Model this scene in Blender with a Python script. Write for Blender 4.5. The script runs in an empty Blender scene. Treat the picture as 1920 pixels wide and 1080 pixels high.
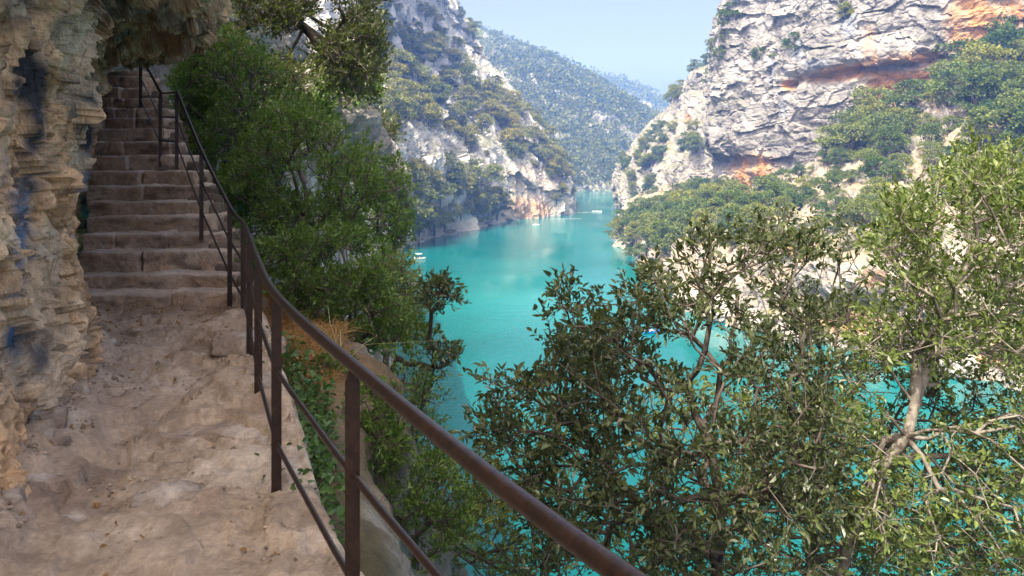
import bpy, math, random
import numpy as np
from mathutils import Vector, Matrix

rng = np.random.default_rng(7)
random.seed(7)
SC = bpy.context.scene
COL = SC.collection

# ------------------------------------------------------------------ camera
F_PX, HOR, EYE = 1400.0, 280.0, 1.65          # focal length and horizon in 1920-px units, eye height
WATER_Z = EYE - 30.0
cam_d = bpy.data.cameras.new('camera')
cam_d.sensor_width = 36.0
cam_d.lens = 36.0 * F_PX / 1920.0
cam_d.shift_y = (HOR - 540.0) / 1920.0
cam_d.clip_start, cam_d.clip_end = 0.05, 6000.0
cam = bpy.data.objects.new('camera', cam_d)
COL.objects.link(cam)
cam.location = (0, 0, EYE)
cam.rotation_euler = (math.radians(90), 0, 0)
SC.camera = cam

# ------------------------------------------------------------------ sky and sun
SUN_EL = 57.0
SUN_AZ = -148.0                                  # degrees clockwise from +Y (the view direction): the sun stands on the left
wd = bpy.data.worlds.new('World'); SC.world = wd; wd.use_nodes = True
nt = wd.node_tree; nt.nodes.clear()
sky = nt.nodes.new('ShaderNodeTexSky'); sky.sky_type = 'NISHITA'; sky.sun_disc = False
sky.sun_elevation = math.radians(SUN_EL); sky.sun_rotation = math.radians(SUN_AZ)
sky.air_density = 0.24; sky.dust_density = 10.0; sky.ozone_density = 0.2; sky.altitude = 400
bg = nt.nodes.new('ShaderNodeBackground'); bg.inputs['Strength'].default_value = 0.15
wo = nt.nodes.new('ShaderNodeOutputWorld')
nt.links.new(sky.outputs[0], bg.inputs[0]); nt.links.new(bg.outputs[0], wo.inputs[0])
sl = bpy.data.lights.new('sun', 'SUN'); sl.energy = 2.05; sl.angle = math.radians(0.6); sl.color = (1.0, 0.95, 0.88)
sun = bpy.data.objects.new('sun', sl); COL.objects.link(sun)
sdir = Vector((math.sin(math.radians(SUN_AZ)) * math.cos(math.radians(SUN_EL)),
               math.cos(math.radians(SUN_AZ)) * math.cos(math.radians(SUN_EL)), math.sin(math.radians(SUN_EL))))
sun.rotation_euler = sdir.to_track_quat('Z', 'Y').to_euler()
sun.location = (-20, 0, 40)
SC.view_settings.view_transform = 'Standard'; SC.view_settings.look = 'None'
SC.view_settings.exposure = 2.05; SC.view_settings.gamma = 1.0
SC.view_settings.use_curve_mapping = False
SC.render.engine = 'CYCLES'
SC.cycles.use_denoising = True; SC.cycles.use_light_tree = False
SC.cycles.max_bounces = 5; SC.cycles.diffuse_bounces = 4; SC.cycles.glossy_bounces = 2
SC.cycles.transmission_bounces = 4; SC.cycles.volume_bounces = 0
SC.cycles.sample_clamp_indirect = 6.0

# ------------------------------------------------------------------ numeric helpers
def W(px, py, d):
    return np.array([(px - 960.0) / F_PX * d, d, EYE - (py - HOR) / F_PX * d])
def WZ(px, d, z):
    return np.array([(px - 960.0) / F_PX * d, d, z])
def proj(P):
    return 960 + P[..., 0] / P[..., 1] * F_PX, HOR + (EYE - P[..., 2]) / P[..., 1] * F_PX

def _h(ix, iy, iz, s):
    with np.errstate(over='ignore'):
        h = (ix.astype(np.uint32) * np.uint32(374761393) + iy.astype(np.uint32) * np.uint32(668265263)
             + iz.astype(np.uint32) * np.uint32(2147483647) + np.uint32(s) * np.uint32(974711))
        h = (h ^ (h >> np.uint32(13))) * np.uint32(1274126177)
        h = (h ^ (h >> np.uint32(16))) * np.uint32(2246822519)
        return h ^ (h >> np.uint32(13))
_G = np.random.default_rng(3).normal(size=(256, 3)); _G /= np.linalg.norm(_G, axis=1)[:, None]
def pnoise(P, s=0):
    P = np.asarray(P, float); sh = P.shape[:-1]; P = P.reshape(-1, 3)
    i = np.floor(P).astype(np.int64); f = P - i
    w = f * f * f * (f * (f * 6 - 15) + 10)
    out = np.zeros(len(P))
    for dx in (0, 1):
        for dy in (0, 1):
            for dz in (0, 1):
                g = _G[_h(i[:, 0] + dx, i[:, 1] + dy, i[:, 2] + dz, s) & np.uint32(255)]
                dd = f - np.array([dx, dy, dz])
                ww = (w[:, 0] if dx else 1 - w[:, 0]) * (w[:, 1] if dy else 1 - w[:, 1]) * (w[:, 2] if dz else 1 - w[:, 2])
                out += ww * (g * dd).sum(1)
    return (out * 1.5).reshape(sh)
def fbm(P, octs=4, s=0, gain=.5):
    P = np.asarray(P, float); a, t, r = 1.0, 0.0, 0.0
    for k in range(octs):
        r = r + a * pnoise(P * 2.03 ** k + 17.3 * k, s + k); t += a; a *= gain
    return r / t * 1.6
def ridged(P, octs=4, s=0):
    P = np.asarray(P, float); a, r, t = 1.0, 0.0, 0.0
    for k in range(octs):
        r = r + a * (1 - 2 * np.abs(pnoise(P * 2.1 ** k + 9.1 * k, s + k))); t += a; a *= .5
    return r / t
def voro(P, s=0):
    P = np.asarray(P, float); sh = P.shape[:-1]; P = P.reshape(-1, 3)
    i = np.floor(P).astype(np.int64)
    f1 = np.full(len(P), 9.0); f2 = np.full(len(P), 9.0); r = np.zeros(len(P))
    for dx in (-1, 0, 1):
        for dy in (-1, 0, 1):
            for dz in (-1, 0, 1):
                c = i + np.array([dx, dy, dz])
                h = _h(c[:, 0], c[:, 1], c[:, 2], s)
                j = np.stack([(h & np.uint32(1023)) / 1023., ((h >> np.uint32(10)) & np.uint32(1023)) / 1023.,
                              ((h >> np.uint32(20)) & np.uint32(1023)) / 1023.], 1)
                d = np.linalg.norm(c + j - P, axis=1)
                m = d < f1
                f2 = np.where(m, f1, np.minimum(f2, d)); r = np.where(m, ((h >> np.uint32(5)) & np.uint32(4095)) / 4095., r)
                f1 = np.where(m, d, f1)
    return f1.reshape(sh), f2.reshape(sh), r.reshape(sh)
def facets(P, size, s=0, warp=.25):
    """broken slabs: every cell is a randomly tilted plane, roughly -.5 to .5"""
    P = np.asarray(P, float); sh = P.shape[:-1]; P = (P / np.array(size)).reshape(-1, 3)
    P = P + warp * np.stack([pnoise(P * 1.3 + 5 * k, s + 60 + k) for k in range(3)], -1)
    i = np.floor(P).astype(np.int64); f1 = np.full(len(P), 9.0); out = np.zeros(len(P))
    for dx in (-1, 0, 1):
        for dy in (-1, 0, 1):
            for dz in (-1, 0, 1):
                c = i + np.array([dx, dy, dz]); h = _h(c[:, 0], c[:, 1], c[:, 2], s)
                j = np.stack([(h & np.uint32(1023)) / 1023., ((h >> np.uint32(10)) & np.uint32(1023)) / 1023., ((h >> np.uint32(20)) & np.uint32(1023)) / 1023.], 1)
                dv = P - c - j; d = (dv * dv).sum(1); m = d < f1
                val = .9 * (dv * _G[(h >> np.uint32(3)) & np.uint32(255)]).sum(1) + .35 * (((h >> np.uint32(7)) & np.uint32(255)) / 255. - .5)
                out = np.where(m, val, out); f1 = np.where(m, d, f1)
    return out.reshape(sh)
def sstep(a, b, x):
    t = np.clip((x - a) / (b - a), 0, 1); return t * t * (3 - 2 * t)
def cr(C, n):
    """Catmull-Rom through the first axis of C, n samples."""
    C = np.asarray(C, float); m = len(C)
    t = np.linspace(0, m - 1, n); i = np.clip(np.floor(t).astype(int), 0, m - 2); f = (t - i).reshape((-1,) + (1,) * (C.ndim - 1))
    E = np.concatenate([2 * C[:1] - C[1:2], C, 2 * C[-1:] - C[-2:-1]])
    a, b, c, d = E[i], E[i + 1], E[i + 2], E[i + 3]
    return .5 * (2 * b + (c - a) * f + (2 * a - 5 * b + 4 * c - d) * f ** 2 + (3 * b - 3 * c + d - a) * f ** 3)
def crt(C, t):
    C = np.asarray(C, float); m = len(C); t = np.clip(t, 0, m - 1)
    i = np.clip(np.floor(t).astype(int), 0, m - 2); f = (t - i).reshape((-1,) + (1,) * (C.ndim - 1))
    E = np.concatenate([2 * C[:1] - C[1:2], C, 2 * C[-1:] - C[-2:-1]])
    a, b, c, d = E[i], E[i + 1], E[i + 2], E[i + 3]
    return .5 * (2 * b + (c - a) * f + (2 * a - 5 * b + 4 * c - d) * f ** 2 + (3 * b - 3 * c + d - a) * f ** 3)
def loft(rows, nu, nv):
    C = np.array(rows, float)
    return np.swapaxes(cr(np.swapaxes(cr(C, nv), 0, 1), nu), 0, 1)
def gnormal(G):
    n = np.cross(np.gradient(G, axis=1), np.gradient(G, axis=0))
    return n / (np.linalg.norm(n, axis=-1, keepdims=True) + 1e-9)
def inpoly(x, y, poly):
    r = np.zeros(np.shape(x), bool); n = len(poly)
    for k in range(n):
        x0, y0 = poly[k]; x1, y1 = poly[(k + 1) % n]
        if y0 == y1: continue
        c = ((y0 > y) != (y1 > y)) & (x < (x1 - x0) * (y - y0) / (y1 - y0) + x0)
        r ^= c
    return r

# ------------------------------------------------------------------ mesh helpers
def link(o, parent=None):
    COL.objects.link(o)
    if parent: o.parent = parent
    return o
def mesh_np(name, V, F, mat, parent=None, smooth=False, col=None, add=True):
    V = np.ascontiguousarray(V, np.float32).reshape(-1, 3); F = np.asarray(F, np.int32)
    m = bpy.data.meshes.new(name)
    k = F.shape[1]
    m.vertices.add(len(V)); m.vertices.foreach_set('co', V.ravel())
    m.loops.add(F.size); m.loops.foreach_set('vertex_index', F.ravel())
    m.polygons.add(len(F)); m.polygons.foreach_set('loop_start', np.arange(0, F.size, k, dtype=np.int32))
    m.polygons.foreach_set('use_smooth', np.full(len(F), smooth, bool))
    if col is not None:
        a = m.color_attributes.new('Col', 'FLOAT_COLOR', 'POINT')
        c = np.ones((len(V), 4), np.float32); c[:, :3] = np.asarray(col).reshape(-1, 3); a.data.foreach_set('color', c.ravel())
    m.update(calc_edges=True); m.validate()
    m.materials.append(mat)
    if not add: return m
    return link(bpy.data.objects.new(name, m), parent)
def gridF(nv, nu):
    i = np.arange(nv * nu).reshape(nv, nu)
    return np.stack([i[:-1, :-1], i[:-1, 1:], i[1:, 1:], i[1:, :-1]], -1).reshape(-1, 4)
def tag(o, label=None, cat=None, group=None, kind=None):
    for k, v in (('label', label), ('category', cat), ('group', group), ('kind', kind)):
        if v: o[k] = v
    return o
def empty(name, loc):
    o = bpy.data.objects.new(name, None); o.location = loc; o.empty_display_size = .2; return link(o)
def frame_of(d):
    d = d / (np.linalg.norm(d, axis=-1, keepdims=True) + 1e-9)
    up = np.where(np.abs(d[..., 2:3]) < .95, np.array([0, 0, 1.]), np.array([1., 0, 0]))
    a = np.cross(d, up); a /= np.linalg.norm(a, axis=-1, keepdims=True) + 1e-9
    return d, a, np.cross(a, d)
def segs_mesh(A, B, ra, rb, n=5):
    """open frustums from A to B, all in one vertex/face list"""
    A = np.asarray(A, float); B = np.asarray(B, float); d, a, b = frame_of(B - A)
    t = np.arange(n) / n * 2 * math.pi
    ring = a[:, None] * np.cos(t)[None, :, None] + b[:, None] * np.sin(t)[None, :, None]
    V = np.concatenate([A[:, None] + ring * np.asarray(ra)[:, None, None], B[:, None] + ring * np.asarray(rb)[:, None, None]], 1)
    k = np.arange(n); f = np.stack([k, (k + 1) % n, (k + 1) % n + n, k + n], 1)
    return V.reshape(-1, 3), (f[None] + (np.arange(len(A)) * 2 * n)[:, None, None]).reshape(-1, 4)
def tube(pts, r, n=10, cap=True):
    P = np.asarray(pts, float); d, _, _ = frame_of(np.gradient(P, axis=0))
    a = np.cross(d, [0, 0, 1.]); bad = np.linalg.norm(a, axis=1) < 1e-3; a[bad] = [1, 0, 0]
    a /= np.linalg.norm(a, axis=1)[:, None]; b = np.cross(a, d)
    t = np.arange(n) / n * 2 * math.pi; r = np.broadcast_to(r, (len(P),))
    V = P[:, None] + (a[:, None] * np.cos(t)[None, :, None] + b[:, None] * np.sin(t)[None, :, None]) * r[:, None, None]
    k = np.arange(n); F = []
    for i in range(len(P) - 1):
        F.append(np.stack([k + i * n, (k + 1) % n + i * n, (k + 1) % n + (i + 1) * n, k + (i + 1) * n], 1))
    V = V.reshape(-1, 3)
    if cap:
        for i0, p in ((0, P[0]), ((len(P) - 1) * n, P[-1])):
            V = np.concatenate([V, p[None]]); c = len(V) - 1
            F.append(np.stack([k + i0, (k + 1) % n + i0, np.full(n, c), np.full(n, c)], 1)[:, [0, 1, 2, 2]])
    F = np.concatenate(F); return V, F
def tris_ok(F):
    return F
def box_grid(nx, ny, nz):
    """closed box surface in [-.5,.5]^3 with n cells per side"""
    V = []; F = []
    def face(fn, a, b):
        o = sum(len(v) for v in V)
        u, v = np.meshgrid(np.linspace(-.5, .5, a + 1), np.linspace(-.5, .5, b + 1))
        V.append(fn(u.ravel(), v.ravel())); F.append(gridF(b + 1, a + 1) + o)
    h = lambda u, s: np.full_like(u, s)
    face(lambda u, v: np.stack([u, v, h(u, .5)], 1), nx, ny); face(lambda u, v: np.stack([-u, v, h(u, -.5)], 1), nx, ny)
    face(lambda u, v: np.stack([u, h(u, -.5), v], 1), nx, nz); face(lambda u, v: np.stack([-u, h(u, .5), v], 1), nx, nz)
    face(lambda u, v: np.stack([h(u, .5), u, v], 1), ny, nz); face(lambda u, v: np.stack([h(u, -.5), -u, v], 1), ny, nz)
    return np.concatenate(V), np.concatenate(F)
def stone_verts(size, cells, seed, rough=.02, rnd=.25):
    V, F = box_grid(*cells); size = np.array(size, float)
    q = V * 2; r = rnd
    c = np.clip(q, -(1 - r), 1 - r); dd = q - c; l = np.linalg.norm(dd, axis=1, keepdims=True)
    q = np.where(l > 1e-6, c + dd / np.maximum(l, 1e-6) * np.minimum(l, r), q)
    P = q * .5 * size
    n = np.stack([fbm((P + seed * 3.7) / (size.max() * .45 + .02), 3, seed + k) for k in range(3)], 1)
    n2 = np.stack([fbm((P + seed * 1.7) / .06, 2, seed + 9 + k) for k in range(3)], 1)
    return P + n * rough + n2 * rough * .35, F

# ------------------------------------------------------------------ materials
MATS = {}
def newmat(name):
    m = bpy.data.materials.new(name); m.use_nodes = True; m.node_tree.nodes.clear(); MATS[name] = m
    return m, m.node_tree.nodes, m.node_tree.links
def N(ns, t, **kw):
    n = ns.new(t)
    for k, v in kw.items():
        if k in n.inputs: n.inputs[k].default_value = v
        else: setattr(n, k, v)
    return n
def ramp(ns, stops):
    r = ns.new('ShaderNodeValToRGB'); e = r.color_ramp.elements
    while len(e) < len(stops): e.new(.5)
    for k, (p, c) in enumerate(stops):
        e[k].position = p; e[k].color = (c[0], c[1], c[2], 1) if hasattr(c, '__len__') else (c, c, c, 1)
    return r
def mixc(ns, ls, mode, fac, a, b):
    n = ns.new('ShaderNodeMix'); n.data_type = 'RGBA'; n.blend_type = mode
    if isinstance(fac, float): n.inputs[0].default_value = fac
    else: ls.new(fac, n.inputs[0])
    for v, i in ((a, 6), (b, 7)):
        if isinstance(v, tuple): n.inputs[i].default_value = (*v, 1)
        else: ls.new(v, n.inputs[i])
    return n.outputs[2]
def rock_mat(name, s, bump=.6, rough=.92, var=.35, zs=1.0, crack=.5):
    """albedo from the Col attribute, broken up by mottling and fine cracks; s = size in metres of the finest grain"""
    m, ns, ls = newmat(name)
    tc = N(ns, 'ShaderNodeTexCoord'); mp = N(ns, 'ShaderNodeMapping'); mp.inputs['Scale'].default_value = (1, 1, zs)
    ls.new(tc.outputs['Object'], mp.inputs[0]); v = mp.outputs[0]
    at = N(ns, 'ShaderNodeAttribute', attribute_name='Col')
    n1 = N(ns, 'ShaderNodeTexNoise', Scale=.12 / s, Detail=9., Roughness=.68); ls.new(v, n1.inputs['Vector'])
    n2 = N(ns, 'ShaderNodeTexNoise', Scale=.7 / s, Detail=6., Roughness=.7); ls.new(v, n2.inputs['Vector'])
    vo = N(ns, 'ShaderNodeTexVoronoi', Scale=.22 / s, feature='DISTANCE_TO_EDGE')
    wv = N(ns, 'ShaderNodeVectorMath', operation='MULTIPLY_ADD'); wv.inputs[1].default_value = (1.5 * s,) * 3
    ls.new(n1.outputs['Color'], wv.inputs[0]); ls.new(v, wv.inputs[2]); ls.new(wv.outputs[0], vo.inputs['Vector'])
    r1 = ramp(ns, [(.3, 1 - var), (.7, 1 + var * .6)]); ls.new(n1.outputs[0], r1.inputs[0])
    r2 = ramp(ns, [(.3, 1 - var * .8), (.7, 1 + var * .4)]); ls.new(n2.outputs[0], r2.inputs[0])
    rc = ramp(ns, [(0., .55), (.05, 1.)]); ls.new(vo.outputs['Distance'], rc.inputs[0])
    c = mixc(ns, ls, 'MULTIPLY', 1.0, at.outputs['Color'], r1.outputs[0])
    c = mixc(ns, ls, 'MULTIPLY', 1.0, c, r2.outputs[0])
    c = mixc(ns, ls, 'MULTIPLY', crack, c, rc.outputs[0])
    b = N(ns, 'ShaderNodeBsdfPrincipled', Roughness=rough); b.inputs['Specular IOR Level'].default_value = .25
    ls.new(c, b.inputs['Base Color'])
    h = N(ns, 'ShaderNodeMath', operation='MULTIPLY_ADD'); h.inputs[1].default_value = .5
    ls.new(n2.outputs[0], h.inputs[0]); ls.new(n1.outputs[0], h.inputs[2])
    h2 = N(ns, 'ShaderNodeMath', operation='MULTIPLY_ADD'); h2.inputs[1].default_value = .7 * crack
    ls.new(rc.outputs[0], h2.inputs[0]); ls.new(h.outputs[0], h2.inputs[2])
    bp = N(ns, 'ShaderNodeBump', Strength=bump, Distance=s * 2); ls.new(h2.outputs[0], bp.inputs['Height'])
    ls.new(bp.outputs[0], b.inputs['Normal'])
    o = N(ns, 'ShaderNodeOutputMaterial'); ls.new(b.outputs[0], o.inputs[0])
    return m
def leaf_mat(name, c1, c2, rough=.45, trans=.35, spec=.35, attr=True, obj_var=0.0):
    m, ns, ls = newmat(name)
    if attr:
        at = N(ns, 'ShaderNodeAttribute', attribute_name='Col'); fac = at.outputs['Fac']
    else:
        oi = N(ns, 'ShaderNodeObjectInfo'); fac = oi.outputs['Random']
    base = mixc(ns, ls, 'MIX', fac, c1, c2)
    if obj_var:
        oi = N(ns, 'ShaderNodeObjectInfo')
        rr = ramp(ns, [(0, (1 - obj_var, 1 - obj_var * .6, 1 - obj_var)), (.5, (1, 1, 1)), (1, (1 + obj_var * 1.3, 1 + obj_var * .7, 1 + obj_var * .2))])
        ls.new(oi.outputs['Random'], rr.inputs[0]); base = mixc(ns, ls, 'MULTIPLY', 1.0, base, rr.outputs[0])
    b = N(ns, 'ShaderNodeBsdfPrincipled', Roughness=rough); b.inputs['Specular IOR Level'].default_value = spec
    ls.new(base, b.inputs['Base Color'])
    t = N(ns, 'ShaderNodeBsdfTranslucent'); tcol = mixc(ns, ls, 'MULTIPLY', 1.0, base, (1.5, 1.7, .6)); ls.new(tcol, t.inputs[0])
    mx = N(ns, 'ShaderNodeMixShader'); mx.inputs[0].default_value = trans
    ls.new(b.outputs[0], mx.inputs[1]); ls.new(t.outputs[0], mx.inputs[2])
    o = N(ns, 'ShaderNodeOutputMaterial'); ls.new(mx.outputs[0], o.inputs[0])
    return m
def plain_mat(name, c, rough=.6, metal=0., noise=None, c2=None, bump=0., spec=.5):
    m, ns, ls = newmat(name)
    b = N(ns, 'ShaderNodeBsdfPrincipled', Roughness=rough, Metallic=metal); b.inputs['Specular IOR Level'].default_value = spec
    if noise:
        tc = N(ns, 'ShaderNodeTexCoord'); n = N(ns, 'ShaderNodeTexNoise', Scale=noise, Detail=8., Roughness=.65)
        ls.new(tc.outputs['Object'], n.inputs['Vector'])
        r = ramp(ns, [(.35, c), (.65, c2 or c)]); ls.new(n.outputs[0], r.inputs[0]); ls.new(r.outputs[0], b.inputs['Base Color'])
        if bump:
            bp = N(ns, 'ShaderNodeBump', Strength=bump, Distance=.3 / noise); ls.new(n.outputs[0], bp.inputs['Height']); ls.new(bp.outputs[0], b.inputs['Normal'])
    else: b.inputs['Base Color'].default_value = (*c, 1)
    o = N(ns, 'ShaderNodeOutputMaterial'); ls.new(b.outputs[0], o.inputs[0])
    return m

M_CLIFF = rock_mat('limestone_cliff', 1.0, bump=.7, var=.28, crack=.25)
M_CLIFF2 = rock_mat('limestone_far', 2.2, bump=.6, var=.3)
M_WALL = rock_mat('wall_rock', .06, bump=1.0, var=.45, zs=.75, crack=.3)
M_PATH = rock_mat('path_rock', .022, bump=1.0, var=.38, crack=.06)
M_STEP = rock_mat('step_stone', .035, bump=.9, var=.38, crack=.12)
M_BANK = rock_mat('bank_earth', .12, bump=.8, var=.4, crack=.2)
M_BARK = plain_mat('bark', (.045, .035, .028), .9, noise=9, c2=(.12, .10, .085), bump=.6, spec=.2)
M_PALEBARK = plain_mat('pale_bark', (.10, .085, .07), .85, noise=12, c2=(.27, .24, .20), bump=.5, spec=.2)
M_RAIL = plain_mat('rusty_steel', (.018, .012, .011), .32, .3, noise=38, c2=(.045, .025, .018), bump=.25)
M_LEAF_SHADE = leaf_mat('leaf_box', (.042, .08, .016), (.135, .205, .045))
M_LEAF_OAK = leaf_mat('leaf_holm_oak_dim', (.023, .035, .014), (.105, .125, .048), rough=.38, trans=.25, spec=.5)  # oak leaf darkened: the weaker light on the near crown is in its colour
M_LEAF_SUN = leaf_mat('leaf_sunlit_oak', (.045, .075, .02), (.175, .215, .06), rough=.4, trans=.3, spec=.45)  # brighter copy of the holm oak leaf, sunlight painted into its colour
M_LEAF_YEL = leaf_mat('leaf_yellow_oak', (.08, .105, .025), (.21, .23, .065))
M_FAR_LEAF = leaf_mat('leaf_far', (.04, .058, .016), (.235, .235, .06), rough=.7, trans=.2, spec=.2, obj_var=.3)
M_RIGHT_LEAF = leaf_mat('leaf_slope', (.045, .07, .017), (.145, .18, .045), rough=.7, trans=.25, spec=.2, obj_var=.5)
M_DRY = leaf_mat('dry_grass', (.20, .10, .04), (.42, .26, .12), rough=.8, trans=.3, spec=.1)
M_IVY = leaf_mat('ivy', (.03, .07, .02), (.09, .16, .05), rough=.4, trans=.25)

# ------------------------------------------------------------------ water
def make_water():
    m, ns, ls = newmat('river_water')
    tc = N(ns, 'ShaderNodeTexCoord')
    mp = N(ns, 'ShaderNodeMapping'); mp.inputs['Scale'].default_value = (1., .55, 1.); mp.inputs['Rotation'].default_value = (0, 0, .25)
    ls.new(tc.outputs['Object'], mp.inputs[0])
    n1 = N(ns, 'ShaderNodeTexNoise', Scale=.9, Detail=5., Roughness=.65); ls.new(mp.outputs[0], n1.inputs['Vector'])
    n2 = N(ns, 'ShaderNodeTexNoise', Scale=.012, Detail=3., Roughness=.55); ls.new(tc.outputs['Object'], n2.inputs['Vector'])
    n3 = N(ns, 'ShaderNodeTexNoise', Scale=.05, Detail=3.); ls.new(mp.outputs[0], n3.inputs['Vector'])
    r = ramp(ns, [(.36, (.0, .075, .078)), (.64, (.003, .145, .15))]); ls.new(n2.outputs[0], r.inputs[0])
    b = N(ns, 'ShaderNodeBsdfPrincipled', Roughness=.06, IOR=1.33); ls.new(r.outputs[0], b.inputs['Base Color'])
    rs = ramp(ns, [(.4, .15), (.62, 1.)]); ls.new(n3.outputs[0], rs.inputs[0])
    st = N(ns, 'ShaderNodeMath', operation='MULTIPLY'); st.inputs[1].default_value = .5; ls.new(rs.outputs[0], st.inputs[0])
    bp = N(ns, 'ShaderNodeBump', Distance=.35); ls.new(n1.outputs[0], bp.inputs['Height']); ls.new(st.outputs[0], bp.inputs['Strength'])
    ls.new(bp.outputs[0], b.inputs['Normal'])
    o = N(ns, 'ShaderNodeOutputMaterial'); ls.new(b.outputs[0], o.inputs[0])
    s = 1150
    w = mesh_np('river', [(-s, -150, WATER_Z), (s, -150, WATER_Z), (s, 1550, WATER_Z), (-s, 1550, WATER_Z)], [[0, 1, 2, 3]], m)
    tag(w, 'turquoise river winding between the limestone cliffs', kind='structure')
make_water()

# ------------------------------------------------------------------ big cliffs
def rock_disp(P, s=1.0, seed=0, blk=1.0, strata=1.0, base=1.0, zt=3.2, crk=1.0):
    wrp = fbm(P / (22 * s), 3, seed + 40) * 4 * s
    d = base * (2.6 * s * fbm(P / (24 * s), 4, seed) + .9 * s * ridged(P / (9 * s), 3, seed + 7))
    Q = P.copy(); Q[..., 0] += wrp * .5; Q[..., 1] += wrp * .4
    f1, f2, r = voro(Q / np.array([4.5, 4.5, 8.0]) / s, seed + 11)
    d += blk * s * (1.5 * (r - .5) - .55 * crk * (1 - sstep(0, .22, f2 - f1)))
    g1, g2, r2 = voro(Q / np.array([1.8, 1.8, 1.5]) / s, seed + 12)
    d += blk * s * (.5 * (r2 - .5) - .18 * crk * (1 - sstep(0, .2, g2 - g1)))
    z = (P[..., 2] + wrp * .8) / (zt * s); i = np.floor(z).astype(np.int64); f = z - i; o = np.zeros_like(i)
    h0 = _h(i, o, o, seed).astype(float) / 2 ** 32
    gm = np.clip(.15 + 1.6 * fbm(P / (7 * s), 3, seed + 50), 0, 1)           # bedding joints open only here and there
    d += strata * s * (.8 * (h0 - .5) * sstep(0, .25, f) * np.clip(.5 + fbm(P / (15 * s), 2, seed + 51), 0, 1) - .5 * gm * (1 - sstep(0, .12, np.minimum(f, 1 - f))))
    d += .22 * s * fbm(P / (1.4 * s), 3, seed + 22)
    return d
def lerp_col(c, col, w):
    return c * (1 - w[..., None]) + np.array(col) * w[..., None]
def ell(px, py, cx, cy, rx, ry, rot=0., soft=.5):
    a = math.radians(rot); dx, dy = px - cx, py - cy
    u = (dx * math.cos(a) + dy * math.sin(a)) / rx; v = (-dx * math.sin(a) + dy * math.cos(a)) / ry
    return 1 - sstep(1 - soft, 1 + soft * .5, np.sqrt(u * u + v * v))

SURF = {}
def cliff(name, rows, nu, nv, mat, label, disp, colf, fade=None):
    G = loft(rows, nu, nv); n = gnormal(G)
    cdir = np.array([0, 0, 5.]) - G
    if (n * cdir).sum(-1).mean() < 0: n = -n
    w = np.ones(G.shape[:2]) if fade is None else fade(G)
    P = G + n * (disp(G, n) * w)[..., None]
    c = colf(P, gnormal(P))
    o = mesh_np(name, P, gridF(nv, nu), mat, col=c)
    tag(o, label, kind='structure')
    SURF[name] = P
    return o

def col_base(P, base, alt, seed, s):
    c = np.ones(P.shape) * np.array(base)
    c = lerp_col(c, alt, sstep(-.1, .5, fbm(P / s, 4, seed)))
    st = fbm(P / np.array([s * .25, s * .25, s * 2.2]), 3, seed + 5)       # run-off streaks
    return c * (1 - .30 * sstep(.1, .55, st))[..., None]

# left cliff across the bend
def left_cliff():
    z0 = WATER_Z - 5
    r0 = [WZ(560, 170, z0), WZ(690, 205, z0), WZ(775, 236, z0), WZ(860, 272, z0), WZ(942, 308, z0), WZ(1010, 330, z0), WZ(1062, 352, z0), WZ(1070, 420, z0), WZ(1050, 520, z0)]
    r1 = [W(560, 360, 174), W(690, 345, 208), W(775, 345, 240), W(858, 345, 276), W(940, 350, 311), W(1006, 350, 332), W(1056, 358, 355), W(1064, 350, 425), W(1045, 340, 525)]
    r2 = [W(560, 250, 180), W(690, 265, 214), W(770, 262, 248), W(852, 268, 284), W(936, 296, 318), W(998, 300, 338), W(1044, 322, 362), W(1054, 322, 430), W(1035, 320, 530)]
    r3 = [W(560, 150, 205), W(690, 180, 240), W(765, 180, 276), W(845, 195, 312), W(925, 205, 345), W(982, 240, 358), W(1030, 285, 376), W(1042, 300, 440), W(1030, 300, 540)]
    r4 = [W(560, 60, 235), W(690, 105, 272), W(760, 105, 306), W(836, 118, 340), W(898, 132, 368), W(948, 172, 380), W(1000, 240, 392), W(1020, 270, 450), W(1020, 280, 550)]
    r5 = [W(560, -60, 245), W(700, -20, 280), W(765, -10, 314), W(828, 20, 350), W(872, 78, 382), W(915, 135, 396), W(975, 215, 410), W(1005, 250, 470), W(1010, 270, 560)]
    r6 = [W(560, -190, 262), W(700, -150, 296), W(775, -90, 330), W(838, -5, 368), W(878, 68, 402), W(915, 130, 420), W(970, 212, 440), W(990, 250, 500), W(1000, 270, 580)]
    r7 = [W(500, -260, 380), W(640, -230, 420), W(740, -150, 450), W(810, -30, 480), W(850, 60, 500), W(890, 130, 520), W(940, 210, 540), W(970, 250, 580), W(980, 270, 620)]
    def colf(P, n):
        px, py = proj(P)
        c = col_base(P, (.56, .55, .53), (.42, .42, .42), 31, 14)
        nz = np.abs(n[..., 2])
        c = lerp_col(c, (.10, .11, .05), sstep(.45, .8, nz + .25 * fbm(P / 6, 3, 5)) * .85)
        c = lerp_col(c, (.42, .24, .13), ell(px, py, 990, 392, 52, 26) * .75)
        c = lerp_col(c, (.40, .30, .22), ell(px, py, 1000, 340, 60, 40) * .4)
        return c
    cliff('left_cliff', [r0, r1, r2, r3, r4, r5, r6, r7], 400, 330, M_CLIFF, 'grey limestone cliff with wooded terraces on the left bank past the bend',
          lambda G, n: rock_disp(G, 1.25, 3, blk=.6, strata=.4, base=.7) + 3.2 * facets(G, (9, 9, 13), 37) + 2.2 * ridged(G / np.array([9., 9., 40.]), 3, 35) + 2.0 * fbm(G / np.array([14., 14., 60.]), 3, 36), colf)
left_cliff()

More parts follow.
